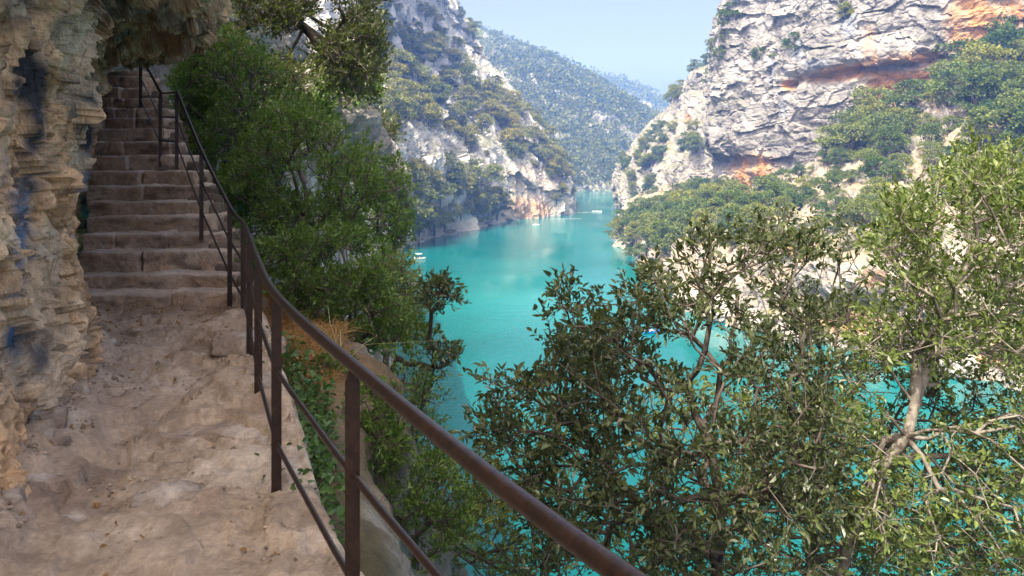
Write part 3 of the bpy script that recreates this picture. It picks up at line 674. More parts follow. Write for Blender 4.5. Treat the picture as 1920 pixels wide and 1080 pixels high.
# ------------------------------------------------------------------ railing
POSTS = [(2.2, -.35, None), (1.0, .2, None), (.24, 1.13, None), (-.515, 2.41, None), (-1.12, 3.55, None), (-1.57, 4.62, None), (-2.06, 5.86, None), (-2.52, 7.0, None),
         (-2.93, 7.75, 1.04), (-3.64, 8.75, 1.62), (-4.49, 10.0, 2.41)]
POSTS2 = [(-4.90, 10.4, 2.43), (-5.87, 11.8, 3.13)]
def make_railing():
    root = empty('railing', (-1.12, 3.55, 0)); tag(root, 'rusty brown steel railing with tube handrail along path and stairs', 'railing')
    base = np.array(root.location)
    def put(name, V, F): return mesh_np(name, np.asarray(V) - base, F, M_RAIL, root, smooth=(name != 'post'))
    def run(posts, name):
        H = np.array([(x, y, .955 if z is None else z + .02) for x, y, z in posts])
        L = cr(H, 16 * len(H)) if len(H) > 2 else np.linspace(H[0], H[1], 12)
        put('handrail', *tube(L, .0205, 14))
        for off in (.355, .70):
            L2 = []
            for a, b in zip(H[:-1], H[1:]):
                L2 += [a - [0, 0, off], b - [0, 0, off]]
                pts = np.linspace(a - [0, 0, off], b - [0, 0, off], 6); pts[1:-1, 2] -= .006
                put('mid_rail', *tube(pts, .0115, 8))
        tgs = np.gradient(H, axis=0)
        for (x, y, z), tg in zip(posts, tgs):
            zt = .955 if z is None else z + .02
            zb = zt - 1.12 if z is None else zt - 1.05
            a = math.atan2(-x, y); w, t = .0235, .009              # flat bar seen broadside, with a web behind it
            tg2 = np.array([math.cos(a), math.sin(a), 0]); nn = np.array([-math.sin(a), math.cos(a), 0])
            prof = [(-w, zb), (w, zb), (w, zt - .055), (w * .45, zt - .018), (-w * .45, zt - .018), (-w, zt - .055)]
            C = np.array([x, y, 0.]); V = []
            for s in (-t, t): V += [C + tg2 * u + nn * s + np.array([0, 0, v]) for u, v in prof]
            F = [[0, 1, 2, 5], [5, 2, 3, 4], [7, 6, 11, 8], [8, 11, 10, 9]] + [[i, i + 6, (i + 1) % 6 + 6, (i + 1) % 6] for i in range(6)]
            put('post', V, F)
    run(POSTS, 'lower'); run(POSTS2, 'upper')
    a, b = np.array(POSTS[-1], float), np.array(POSTS2[0], float)
    for off in (0.0, .33, .66):
        put('link_bar', *tube(np.linspace(a - [0, 0, off], b - [0, 0, off], 4), .012, 8))
make_railing()

# loose flat stones on the path
def path_stones():
    sp = [(-2.47, 6.02, .30, .13), (-2.2, 5.98, .34, .12), (-1.98, 6.0, .26, .11), (-2.62, 6.12, .16, .1), (-1.92, 4.3, .3, .12), (-1.62, 4.32, .34, .12), (-1.45, 4.22, .2, .12), (-2.55, 4.1, .16, .1), (-2.7, 4.6, .14, .08), (-2.4, 3.9, .14, .07),
          (-2.2, 3.6, .2, .08), (-3.0, 5.2, .18, .1), (-2.3, 3.3, .22, .1), (-1.9, 3.35, .18, .07), (-3.3, 6.0, .15, .07), (-2.05, 3.85, .12, .05), (-1.62, 3.5, .25, .09), (-2.75, 5.6, .1, .05)]
    for i, (x, y, s, h) in enumerate(sp):
        V, F = stone_verts((s * 1.15, s * .8, h), (10, 8, 4), 500 + i, rough=.03, rnd=.3)
        a = random.uniform(-.4, .4); ca, sa = math.cos(a), math.sin(a)
        V = np.stack([V[:, 0] * ca - V[:, 1] * sa, V[:, 0] * sa + V[:, 1] * ca, V[:, 2]], 1)
        z = float(pz(np.array([x]), np.array([y]))[0])
        c = lerp_col(np.ones(V.shape) * np.array([.40, .31, .24]) * random.uniform(.85, 1.1), (.55, .47, .39), sstep(-.1, .4, fbm((V + i) / .2, 3, 88)))
        mesh_np('stone', V + np.array([x, y, z - h * .22]), F, M_PATH, PATH, smooth=True, col=c)
path_stones()

# ------------------------------------------------------------------ foliage tools
def leaves_np(pos, dirs, length, width, r, fold=.25, detail=True):
    """vertices / faces of leaf blades: pos base points, dirs axis directions"""
    n = len(pos); d, a, b = frame_of(dirs)
    th = r.uniform(-1.2, 1.2, n)[:, None]; s = a * np.cos(th) + b * np.sin(th); u = np.cross(s, d)
    u = np.where(u[:, 2:3] < 0, -u, u); L = length[:, None]; Wd = width[:, None]
    if detail:
        V = np.stack([pos, pos + d * L * .33 + s * Wd * .46 + u * Wd * fold, pos + d * L * .70 + s * Wd * .36 + u * Wd * fold * .7, pos + d * L - u * L * .08,
                      pos + d * L * .70 - s * Wd * .36 + u * Wd * fold * .7, pos + d * L * .33 - s * Wd * .46 + u * Wd * fold], 1)
        f = np.array([[0, 1, 2, 3], [0, 3, 4, 5]]); k = 6
    else:
        V = np.stack([pos, pos + d * L * .5 + s * Wd * .5 + u * Wd * fold, pos + d * L, pos + d * L * .5 - s * Wd * .5 + u * Wd * fold], 1)
        f = np.array([[0, 1, 2, 3]]); k = 4
    F = (f[None] + (np.arange(n) * k)[:, None, None]).reshape(-1, 4)
    return V.reshape(-1, 3), F, k
def poly_points(poly, n, d0, d1, r, holes=()):
    """points in the volume of air a leafy mass fills: outline as seen from the path, with its own depth range"""
    xs = [p[0] for p in poly]; ys = [p[1] for p in poly]; out = []
    while len(out) < n:
        x = r.uniform(min(xs), max(xs), 400); y = r.uniform(min(ys), max(ys), 400)
        ok = inpoly(x, y, poly)
        q = pnoise(np.stack([x / 62, y / 62, np.full_like(x, d0)], -1), 5) + r.uniform(-.25, .25, 400) > -.10
        for a, b in zip(x[ok & q], y[ok & q]):
            out.append(W(a, b, r.uniform(d0, d1)))
    return np.array(out[:n])
def grow(trunk, A, step, r, wob=.12, plen=.35):
    """connect twig ends A to the trunk polyline: nodes, parents, tip index of every A"""
    nodes = [np.array(p, float) for p in trunk]; par = [-1] + list(range(len(trunk) - 1))
    path = [0.]
    for i in range(1, len(nodes)): path.append(path[-1] + np.linalg.norm(nodes[i] - nodes[i - 1]))
    tips = [0] * len(A); top = len(trunk) // 2
    for k in np.argsort(np.linalg.norm(A - nodes[len(trunk) - 1], axis=1)):
        a = A[k]; NN = np.array(nodes); dv = np.linalg.norm(NN - a, axis=1)
        cost = dv + plen * np.array(path) ; cost[:top] += 2.0
        j = int(np.argmin(cost)); b = nodes[j]; m = max(1, int(dv[j] / step)); cur = j
        side = r.normal(size=3) * dv[j] * wob; side[2] -= dv[j] * wob * .8
        for q in range(1, m + 1):
            t = q / m; p = b + (a - b) * t + side * (t * (1 - t) * 2)
            if q < m: p = p + r.normal(size=3) * step * .14
            nodes.append(p); par.append(cur); path.append(path[cur] + dv[j] / m); cur = len(nodes) - 1
        tips[k] = cur
    return np.array(nodes), np.array(par), np.array(tips)
def tree(name, label, cat, trunk, A, leaf, lmat, bmat, seed, leaf_n=12, spread=.12, step=.12, rtip=.0035, rmax=.06, group=None, detail=True, up=.25, plen=.35, lmul=(0.45, 1.35)):
    r = np.random.default_rng(seed); A = np.asarray(A)
    nodes, par, tips = grow(trunk, A, step, r, plen=plen)
    cnt = np.ones(len(nodes)) * .0; cnt[tips] += 1
    for i in range(len(nodes) - 1, 0, -1): cnt[par[i]] += cnt[i]
    rad = np.clip(rtip * np.maximum(cnt, 1) ** .46, rtip, rmax)
    i = np.arange(1, len(nodes)); V, F = segs_mesh(nodes[par[i]], nodes[i], np.minimum(rad[par[i]], rad[i] * 1.35), rad[i], 6)
    base = np.array(trunk[0], float); root = empty(name, base); tag(root, label, cat, group)
    Vw, Fw = V, F
    # leaves along the last twigs
    tp = nodes[tips]; td = tp - nodes[par[tips]]; td /= np.linalg.norm(td, axis=1)[:, None] + 1e-9
    K = leaf_n; n = len(tp) * K
    T = np.repeat(tp, K, 0); D = np.repeat(td, K, 0)
    sub = r.integers(0, 3, n); sd = r.normal(size=(len(tp), 3, 3)); sd /= np.linalg.norm(sd, axis=-1, keepdims=True)
    sdir = sd[np.repeat(np.arange(len(tp)), K), sub] * .8 + D * .6 + np.array([0, 0, up]); sdir /= np.linalg.norm(sdir, axis=1)[:, None]
    along = r.beta(1.8, 1.0, n)[:, None]
    pos = T + sdir * along * spread + r.normal(size=(n, 3)) * spread * .08
    ld = sdir * .75 + r.normal(size=(n, 3)) * .48 + np.array([0, 0, up * .5])
    # side twigs that carry the sprays
    E = (tp[:, None] + (sd * .8 + td[:, None] * .6 + np.array([0, 0, up])) / np.linalg.norm(sd * .8 + td[:, None] * .6 + np.array([0, 0, up]), axis=-1, keepdims=True) * spread * .95).reshape(-1, 3)
    Vt, Ft = segs_mesh(np.repeat(tp, 3, 0), E, np.full(len(E), rtip * .8), np.full(len(E), rtip * .35), 3)
    k3 = Ft.shape[1]; mesh_np('trunk', np.concatenate([Vw, Vt]) - base, np.concatenate([Fw, Ft + len(Vw)]), bmat, root, smooth=True)
    L = leaf * r.uniform(lmul[0], lmul[1], n); V, F, k = leaves_np(pos, ld, L, L * r.uniform(.38, .55, n), r, detail=detail)
    tone = np.clip(np.repeat(r.uniform(0, 1, len(tp)), K) * .5 + r.uniform(0, 1, n) ** 1.6 * .6, 0, 1)
    mesh_np('crown', V - base, F, lmat, root, col=np.repeat(tone, k)[:, None] * np.ones(3))
    return root

# ------------------------------------------------------------------ near trees and shrubs
R = lambda s: np.random.default_rng(s)
def pts(s, *specs): return np.concatenate([poly_points(p, n, d0, d1, R(s + i)) for i, (p, n, d0, d1) in enumerate(specs)])

# foreground holm oaks beyond the railing
tree('holm_oak', 'dark-leaved holm oak in front of the water, just beyond the handrail', 'tree',
     [W(1330, 1500, 4.6), W(1335, 1250, 4.5), W(1345, 1060, 4.4), W(1350, 930, 4.35), W(1330, 830, 4.3)],
     pts(1, ([(890, 830), (905, 730), (940, 690), (980, 720), (1010, 620), (1000, 560), (1070, 530), (1100, 570), (1120, 620), (1190, 600), (1250, 680), (1300, 900), (1250, 1090), (1000, 1090), (960, 900)], 330, 3.6, 4.6),
         ([(1120, 570), (1200, 535), (1220, 500), (1290, 460), (1380, 420), (1450, 430), (1540, 460), (1560, 560), (1500, 700), (1420, 640), (1340, 600), (1270, 660), (1200, 610)], 170, 3.9, 5.2),
         ([(1250, 680), (1450, 640), (1560, 700), (1590, 900), (1560, 1090), (1250, 1090)], 300, 3.7, 4.9)),
     .044, M_LEAF_OAK, M_BARK, 11, leaf_n=26, spread=.13, step=.10, rtip=.0026, rmax=.035)
tree('holm_oak', 'sunlit holm oak with pale leaning trunk at the right of the view', 'tree',
     [W(1540, 1250, 4.9), W(1590, 1020, 4.85), W(1650, 880, 4.8), W(1700, 820, 4.8), W(1715, 760, 4.85), W(1720, 660, 4.9)],
     pts(21, ([(1560, 700), (1660, 560), (1640, 440), (1720, 330), (1840, 280), (1990, 300), (2050, 600), (2000, 760), (1880, 700), (1760, 720), (1660, 760)], 760, 4.3, 6.6),
         ([(1600, 760), (1760, 800), (1960, 760), (2050, 900), (2050, 1090), (1560, 1090), (1560, 900)], 330, 4.2, 5.8)),
     .044, M_LEAF_SUN, M_PALEBARK, 12, leaf_n=27, spread=.15, step=.12, rtip=.0026, rmax=.036)
tree('oak_shrub', 'low yellow-green shrub under the dark holm oak, beside the handrail', 'shrub',
     [W(1120, 1500, 6.4), W(1130, 1200, 6.3), W(1140, 1000, 6.2)],
     pts(31, ([(880, 860), (960, 800), (1060, 740), (1130, 640), (1200, 620), (1280, 720), (1420, 760), (1500, 860), (1520, 1090), (900, 1090)], 420, 5.4, 7.0)),
     .05, M_LEAF_YEL, M_BARK, 13, leaf_n=18, spread=.16, step=.14, rtip=.003, rmax=.03)

tree('holm_oak', 'thin olive-leaved oak screening the water between the dark and the sunlit oak', 'tree',
     [W(1480, 1500, 6.2), W(1500, 1250, 6.2), W(1520, 1050, 6.2), W(1540, 900, 6.2), W(1530, 760, 6.2)],
     pts(25, ([(1380, 640), (1460, 560), (1560, 520), (1640, 600), (1700, 720), (1900, 740), (2050, 800), (2050, 1090), (1350, 1090), (1330, 850)], 640, 5.2, 7.4),
         ([(1400, 420), (1520, 380), (1640, 420), (1680, 540), (1560, 600), (1440, 540)], 45, 5.4, 7.0)),
     .048, M_LEAF_OAK, M_BARK, 31, leaf_n=22, spread=.17, step=.15, rtip=.0032, rmax=.04)

# shaded trees on the slope beside the stairs
tree('box_tree', 'dark feathery shrub crowding the stair railing under the overhang', 'tree',
     [W(470, 620, 13.2), W(465, 500, 13.2), W(455, 400, 13.2), W(450, 330, 13.0)],
     pts(41, ([(330, 190), (350, 90), (410, 60), (470, 90), (540, 150), (560, 260), (520, 380), (460, 420), (420, 330), (380, 240)], 420, 11.5, 14.5)),
     .07, M_LEAF_SHADE, M_BARK, 14, leaf_n=30, spread=.24, step=.25, rtip=.006, rmax=.07, detail=False)
tree('downy_oak', 'spreading oak with bare crooked limbs high above the stairs', 'tree',
     [W(360, 210, 17), W(400, 130, 17), W(440, 60, 16.8), W(520, 20, 16.5), W(570, 50, 16.3), W(620, 110, 16)],
     pts(51, ([(430, -60), (700, -60), (712, 60), (705, 150), (690, 215), (640, 190), (600, 120), (540, 60), (440, 40)], 900, 14.5, 18.5),
         ([(430, 130), (520, 100), (580, 120), (560, 150), (450, 170)], 40, 14.5, 16)),
     .10, leaf_mat('leaf_dark_oak', (.028, .04, .014), (.10, .115, .04)), M_BARK, 15, leaf_n=26, spread=.32, step=.3, rtip=.008, rmax=.10, detail=False)
tree('downy_oak', 'yellowish leafy oak branch below the dark crooked limbs', 'tree',
     [W(400, 420, 15), W(420, 330, 15), W(440, 240, 15), W(480, 190, 14.8)],
     pts(61, ([(380, 60), (430, 50), (480, 110), (560, 120), (600, 150), (560, 170), (500, 190), (420, 200), (380, 130)], 150, 13.4, 15)),
     .08, M_LEAF_YEL, M_BARK, 16, leaf_n=20, spread=.28, step=.3, rtip=.007, rmax=.06, detail=False)
tree('box_tree', 'large green shrub halfway down beside the lower stairs', 'tree',
     [W(600, 780, 10.5), W(598, 640, 10.4), W(592, 520, 10.3), W(588, 430, 10.2)],
     pts(71, ([(470, 250), (520, 200), (600, 215), (680, 260), (740, 300), (762, 350), (768, 395), (730, 440), (680, 470), (580, 500), (500, 480), (440, 440), (420, 380)], 700, 9., 12)),
     .062, M_LEAF_SHADE, M_BARK, 17, leaf_n=30, spread=.19, step=.2, rtip=.0045, rmax=.05, detail=False)
tree('box_tree', 'tangled dark shrub behind the curve of the handrail', 'tree',
     [W(610, 980, 8.6), W(612, 820, 8.5), W(615, 700, 8.4), W(620, 600, 8.3)],
     pts(81, ([(470, 470), (560, 440), (680, 440), (728, 475), (778, 555), (805, 640), (760, 690), (700, 660), (640, 640), (560, 570), (500, 530)], 560, 7.4, 9.6)),
     .056, M_LEAF_SHADE, M_BARK, 18, leaf_n=30, spread=.17, step=.17, rtip=.004, rmax=.045, detail=False)
tree('oak_sapling', 'slim oak with dark sprays hanging over the turquoise water', 'tree',
     [W(700, 900, 8.4), W(710, 800, 8.2), W(725, 720, 8.0), W(745, 670, 7.8)],
     pts(91, ([(780, 540), (830, 530), (858, 560), (840, 600), (858, 650), (850, 690), (815, 700), (800, 660), (810, 600)], 70, 6.8, 7.6)),
     .06, M_LEAF_OAK, M_BARK, 19, leaf_n=18, spread=.14, step=.16, rtip=.004, rmax=.03, detail=False)
tree('box_shrub', 'light green shrub at the foot of the slope below the handrail', 'shrub',
     [W(720, 1300, 7.2), W(730, 1080, 7.1), W(735, 900, 7.0)],
     pts(101, ([(690, 720), (740, 690), (800, 690), (825, 730), (830, 800), (850, 880), (950, 960), (1000, 1090), (660, 1090), (650, 850)], 430, 6.2, 8)),
     .045, leaf_mat('leaf_light_box', (.05, .09, .02), (.15, .21, .06)), M_BARK, 20, leaf_n=24, spread=.16, step=.16, rtip=.004, rmax=.035, detail=False)
tree('oak_tree', 'bright green tree top at the water edge beyond the shaded shrubs', 'tree',
     [W(720, 760, 22), W(725, 640, 22), W(730, 560, 22)],
     pts(111, ([(700, 500), (735, 455), (755, 475), (764, 520), (785, 565), (785, 620), (740, 640), (700, 600)], 170, 19, 24)),
     .11, M_LEAF_YEL, M_BARK, 21, leaf_n=30, spread=.5, step=.5, rtip=.01, rmax=.1, detail=False)
tree('oak_tree', 'round tree hiding the left shore behind the box shrub', 'tree',
     [W(730, 640, 30), W(735, 520, 30), W(740, 440, 30)],
     pts(121, ([(700, 330), (750, 320), (764, 370), (766, 430), (755, 470), (720, 480), (690, 420)], 190, 27, 33)),
     .13, M_LEAF_SHADE, M_BARK, 22, leaf_n=30, spread=.65, step=.6, rtip=.012, rmax=.12, detail=False)
tree('oak_tree', 'small tree on the grey boulders left of the far cliff', 'tree',
     [W(715, 330, 32), W(716, 290, 32), W(718, 265, 32)],
     pts(131, ([(680, 240), (700, 215), (740, 225), (748, 260), (720, 275), (690, 270)], 70, 30, 33)),
     .13, M_LEAF_OAK, M_BARK, 23, leaf_n=28, spread=.5, step=.5, rtip=.012, rmax=.12, detail=False)
for i, (cx, cy, rx, ry, d, lab) in enumerate(((400, 470, 60, 110, 13.5, 'dark shrub behind the middle stair posts'), (480, 560, 60, 60, 10.2, 'dark shrub behind the lowest stair post'),
                                         (640, 160, 60, 40, 24, 'shaded scrub on the crag behind the crooked oak'), (560, 230, 60, 40, 20, 'shaded scrub above the large green shrub'),
                                         (600, 830, 50, 60, 6.2, 'leafy shrub below the dry grass beside the posts'), (420, 300, 60, 70, 18, 'deep-shaded shrub behind the feathery stair shrub'),
                                         (560, 920, 60, 130, 5.2, 'low green shrub at the nearest railing posts'), (780, 960, 110, 120, 5.6, 'green shrub under the nearest handrail'),
                                         (365, 190, 40, 70, 14.5, 'dark shrub behind the upper stair railing'), (400, 110, 50, 45, 15.5, 'dark shrub under the lip of the overhang'), (455, 400, 45, 80, 12, 'dark shrub behind the straight run of the stair rail'), (370, 330, 35, 80, 13, 'dark shrub behind the link bars of the stair rail'),
                                         (700, 800, 60, 90, 5.6, 'fresh green shrub on the bank right of the nearest post'), (620, 720, 45, 50, 6.4, 'small shrub below the tall pale grass'))):
    a = np.linspace(0, 2 * math.pi, 12, endpoint=False)
    poly = [(cx + math.cos(t) * rx * (1 + .2 * math.sin(3 * t + i)), cy + math.sin(t) * ry * (1 + .2 * math.cos(2 * t + i))) for t in a]
    tree('box_shrub', lab, 'shrub', [W(cx, cy + ry * 2.2, d), W(cx, cy + ry * 1.2, d), W(cx, cy + ry * .4, d)], pts(140 + i * 7, (poly, 230, d * .9, d * 1.1)),
         .0052 * d + .012, M_LEAF_SHADE, M_BARK, 40 + i, leaf_n=26, spread=.017 * d, step=.018 * d, rtip=.0004 * d, rmax=.03, detail=False)

# ------------------------------------------------------------------ trees on the far slopes
def far_variants():
    out = []
    for v in range(8):
        r = np.random.default_rng(200 + v); nc = 26
        th = r.uniform(0, 2 * math.pi, nc); zz = r.uniform(-.8, 1, nc); q = np.sqrt(np.clip(1 - zz ** 2, .05, 1)) * r.uniform(.55, 1, nc)
        wide = r.uniform(.36, .52)
        C = np.stack([np.cos(th) * q * wide, np.sin(th) * q * wide, .50 + zz * .40 * r.uniform(.8, 1.1, nc)], 1)
        rc = r.uniform(.10, .20, nc); K = 105; n = nc * K
        dv = r.normal(size=(n, 3)); dv /= np.linalg.norm(dv, axis=1)[:, None]; dv[:, 2] = np.where(dv[:, 2] < -.3, -dv[:, 2], dv[:, 2])
        pos = np.repeat(C, K, 0) + dv * np.repeat(rc, K)[:, None] * r.uniform(.55, 1.08, n)[:, None] * np.array([1, 1, .75])
        ld = dv + r.normal(size=(n, 3)) * .8
        L = r.uniform(.035, .065, n); V, F, k = leaves_np(pos, ld, L, L * .75, r, detail=False)
        tone = np.clip(np.repeat(r.uniform(0, 1, nc), K) * .6 + r.uniform(0, .5, n), 0, 1)
        cm = mesh_np('crown', V, F, M_FAR_LEAF, col=np.repeat(tone, k)[:, None] * np.ones(3), add=False)
        A = [(0, 0, -.12), (.0, 0, .1), (.02, .01, .28)]; B = [(0, 0, .1), (.02, .01, .28), (.0, .0, .5)]; ra = [.035, .028, .022]; rb = [.028, .022, .01]
        for c in C[r.choice(nc, 9, replace=False)]:
            A.append((.01, 0, .22)); B.append(tuple(c)); ra.append(.014); rb.append(.004)
        V, F = segs_mesh(A, B, ra, rb, 5); tm = mesh_np('trunk', V, F, M_BARK, add=False)
        cm2 = cm.copy(); cm2.materials.clear(); cm2.materials.append(M_RIGHT_LEAF)
        out.append((cm, tm, cm2))
    return out
FARV = far_variants()
def place_words(poly, P):
    xs = [p[0] for p in poly]; ys = [p[1] for p in poly]; x, y = proj(np.asarray(P))
    u = (x - min(xs)) / (max(xs) - min(xs)); v = (y - min(ys)) / (max(ys) - min(ys))
    a = ('left end', 'left part', 'middle', 'right part', 'right end')[int(min(4.99, max(0, u * 5)))]
    b = ('top', 'upper side', 'lower side', 'bottom')[int(min(3.99, max(0, v * 4)))]
    return a, b
def put_tree(P, h, name, label, group, wide=1.0, right=False, cat='tree'):
    v = FARV[random.randrange(len(FARV))]
    e = empty(name, P); e.rotation_euler = (random.uniform(-.08, .08), random.uniform(-.08, .08), random.uniform(0, 6.28)); e.scale = (h * wide, h * wide, h)
    tag(e, label, cat, group)
    link(bpy.data.objects.new('crown', v[2 if right else 0]), e); link(bpy.data.objects.new('trunk', v[1]), e)
def scatter(surf, poly, n, hmin, hmax, mind, name, label, group, seed, wide=(.9, 1.4), right=False, cat='tree', sink=.1):
    S = SURF[surf].reshape(-1, 3); px, py = proj(S); idx = np.where(inpoly(px, py, poly))[0]
    if not len(idx): print('no surface for', label); return
    # prefer points with level ground and, of several behind one another, the front ones
    nm = gnormal(SURF[surf]).reshape(-1, 3); wgt = .15 + np.abs(nm[idx, 2]) ** 1.5
    r = np.random.default_rng(seed); got = []
    for i in r.choice(idx, size=min(len(idx), n * 40), replace=False, p=wgt / wgt.sum()):
        if S[i][2] < WATER_Z + .3: continue
        if all(np.linalg.norm(S[i] - g) > mind for g in got):
            got.append(S[i]); h = r.uniform(hmin, hmax)
            wd = r.uniform(*wide); a, b = place_words(poly, S[i]); t = (h - hmin) / (hmax - hmin); sz = 'small' if t < .33 else ('mid-sized' if t < .66 else 'tall')
            put_tree(S[i] - np.array([0, 0, h * sink]), h, name, sz + (' broad ' if wd > sum(wide) / 2 else ' slim ') + label + ', ' + a + ', ' + b, group, wd, right, cat)
            if len(got) >= n: break
    print(label, len(got))
LC = 'trees on the left cliff terraces'
scatter('left_cliff', [(690, 200), (740, 120), (790, 95), (860, 115), (905, 140), (960, 195), (1010, 250), (1040, 300), (1050, 340), (1000, 320), (960, 300), (930, 310), (880, 285), (840, 275), (760, 275), (700, 265)], 120, 7, 13, 4.6,
        'oak_tree', 'olive tree on the left cliff terrace', LC, 1)
scatter('left_cliff', [(700, 0), (760, 0), (800, 30), (835, 60), (870, 90), (850, 130), (780, 110), (720, 130), (700, 80)], 34, 4, 9, 4, 'cliff_tree', 'tree on the upper ledges of the left cliff', LC, 2)
scatter('left_cliff', [(755, 340), (800, 335), (850, 350), (900, 350), (935, 380), (945, 430), (860, 450), (770, 470), (740, 420)], 26, 8, 14, 5.0, 'shore_tree', 'bushy tree in the waterline clump below the left cliff', 'trees at the waterline of the left cliff', 3)
scatter('left_cliff', [(845, 0), (885, 60), (900, 120), (880, 120), (860, 70), (840, 20)], 16, 5, 8, 3.5, 'cliff_tree', 'tree on the left cliff skyline', LC, 4)
scatter('left_cliff', [(1020, 320), (1058, 335), (1068, 370), (1062, 395), (1040, 392), (1030, 360)], 14, 5, 9, 4, 'cliff_tree', 'tree on the tip of the left cliff', LC, 5)
scatter('left_cliff', [(800, 270), (1000, 310), (1000, 360), (900, 340), (800, 320)], 7, 3, 5, 8, 'cliff_shrub', 'shrub on the sheer face of the left cliff', 'shrubs on the left cliff face', 6, cat='shrub')
RS = 'trees and shrubs on the right slope'
scatter('right_bank', [(1146, 450), (1190, 405), (1250, 390), (1330, 365), (1400, 380), (1450, 380), (1460, 430), (1330, 480), (1250, 480), (1190, 490), (1160, 470)], 95, 5, 9, 3.2, 'slope_tree', 'tree in the right bank thicket', RS, 7, right=True)
scatter('right_bank', [(1400, 370), (1460, 350), (1520, 320), (1560, 300), (1700, 330), (1720, 420), (1560, 430), (1450, 410)], 46, 2.5, 6, 3.4, 'slope_shrub', 'bush on the open slope below the pale cliff', RS, 8, right=True, cat='shrub')
scatter('right_bank', [(1550, 300), (1640, 240), (1720, 215), (1780, 160), (1830, 120), (1960, 40), (1960, 290), (1800, 260), (1740, 300), (1640, 300)], 50, 4.5, 13, 5.0, 'pine_tree', 'green tree on the steep slope beside the pale cliff', RS, 9, right=True)
scatter('right_bank', [(1740, 300), (1960, 260), (1960, 420), (1760, 420)], 26, 3, 6, 3.5, 'slope_shrub', 'bush on the slope behind the sunlit oak', RS, 10, right=True, cat='shrub')
scatter('right_bank', [(1280, 440), (1480, 430), (1700, 430), (1900, 430), (1900, 500), (1600, 470), (1300, 500)], 26, 1.5, 3.5, 3, 'shore_shrub', 'bush among the right shore rocks', 'shrubs among the right shore rocks', 11, right=True, cat='shrub')
HS = 'trees on the right headland'
scatter('right_headland', [(1160, 310), (1230, 240), (1280, 250), (1340, 215), (1340, 285), (1240, 300), (1225, 345), (1180, 370)], 44, 4, 8, 4, 'headland_tree', 'tree on the ledges of the right headland', HS, 12, right=True)
scatter('right_headland', [(1255, 200), (1275, 150), (1300, 125), (1350, 100), (1350, 160), (1300, 170), (1270, 200)], 16, 5, 9, 4, 'headland_tree', 'tree on the right headland skyline', HS, 13, right=True)
scatter('right_headland', [(1195, 370), (1225, 340), (1240, 420), (1180, 440)], 12, 5, 8, 3.5, 'headland_tree', 'tree at the foot of the right headland', HS, 14, right=True)
scatter('right_cliff', [(1335, 130), (1350, 40), (1390, 0), (1395, 30), (1360, 90), (1350, 140)], 14, 3.5, 6.5, 3, 'cliff_tree', 'tree on the skyline edge of the pale cliff', 'bushes on the right cliff face', 15, right=True)
for i, (x, y, h, l) in enumerate(((1490, 85, 6, 'hanging dark bush high on the pale right cliff'), (1585, 30, 5.5, 'bush at the top of the pale right cliff'), (1424, 105, 4.5, 'small bush on the left part of the pale cliff'),
                                  (1450, 110, 2.5, 'tiny tuft beside the hanging bush on the pale cliff'), (1575, 260, 4, 'bush at the foot of the pale cliff'))):
    S = SURF['right_cliff'].reshape(-1, 3); px, py = proj(S); k = np.argmin((px - x) ** 2 + (py - y) ** 2)
    put_tree(S[k] - np.array([0, 0, h * .35]), h, 'cliff_bush', l, 'bushes on the right cliff face', 1.0, True, 'shrub')

def forest():
    r = np.random.default_rng(77); pos = []; siz = []
    for nm, n, thr, hh in (('far_hill', 13500, .46, (4, 7.5)), ('distant_ridge', 3500, .2, (8, 14))):
        S = SURF[nm]; nz = np.abs(gnormal(S)[..., 2]).reshape(-1); S = S.reshape(-1, 3)
        q = fbm(S / 22, 3, 9) * .25
        top = np.repeat(np.linspace(0, 1, SURF[nm].shape[0])[:, None], SURF[nm].shape[1], 1).reshape(-1)
        idx = np.where((nz + q + .5 * sstep(.55, .75, top) > thr) & (S[:, 2] > WATER_Z + 1))[0]
        k = r.choice(idx, n); p = S[k] + r.normal(size=(n, 3)) * np.array([1.5, 1.5, 0])
        pos.append(p); siz.append(hh[0] * .7 + (hh[1] * 1.25 - hh[0] * .7) * r.uniform(0, 1, n) ** 2)
    P = np.concatenate(pos); H = np.concatenate(siz); K = 10
    dv = r.normal(size=(len(P) * K, 3)); dv /= np.linalg.norm(dv, axis=1)[:, None]; dv[:, 2] = np.abs(dv[:, 2])
    h = np.repeat(H, K)[:, None]; pp = np.repeat(P, K, 0) + dv * h * np.array([.42, .42, .55]) + np.array([0, 0, .15]) * h
    L = np.repeat(H, K) * r.uniform(.2, .36, len(pp)); V, F, k = leaves_np(pp, dv + r.normal(size=dv.shape) * .9, L, L * .8, r, detail=False)
    tone = np.clip(np.repeat(r.uniform(0, 1, len(P)), K) * .7 + r.uniform(0, .35, len(pp)), 0, 1)
    o = mesh_np('forest', V, F, leaf_mat('leaf_woodland', (.036, .055, .015), (.135, .15, .042), rough=.8, trans=.15, spec=.1), col=np.repeat(tone, k)[:, None] * np.ones(3)); tag(o, 'continuous hazy woodland covering the far hillsides', 'woodland', kind='stuff')
forest()

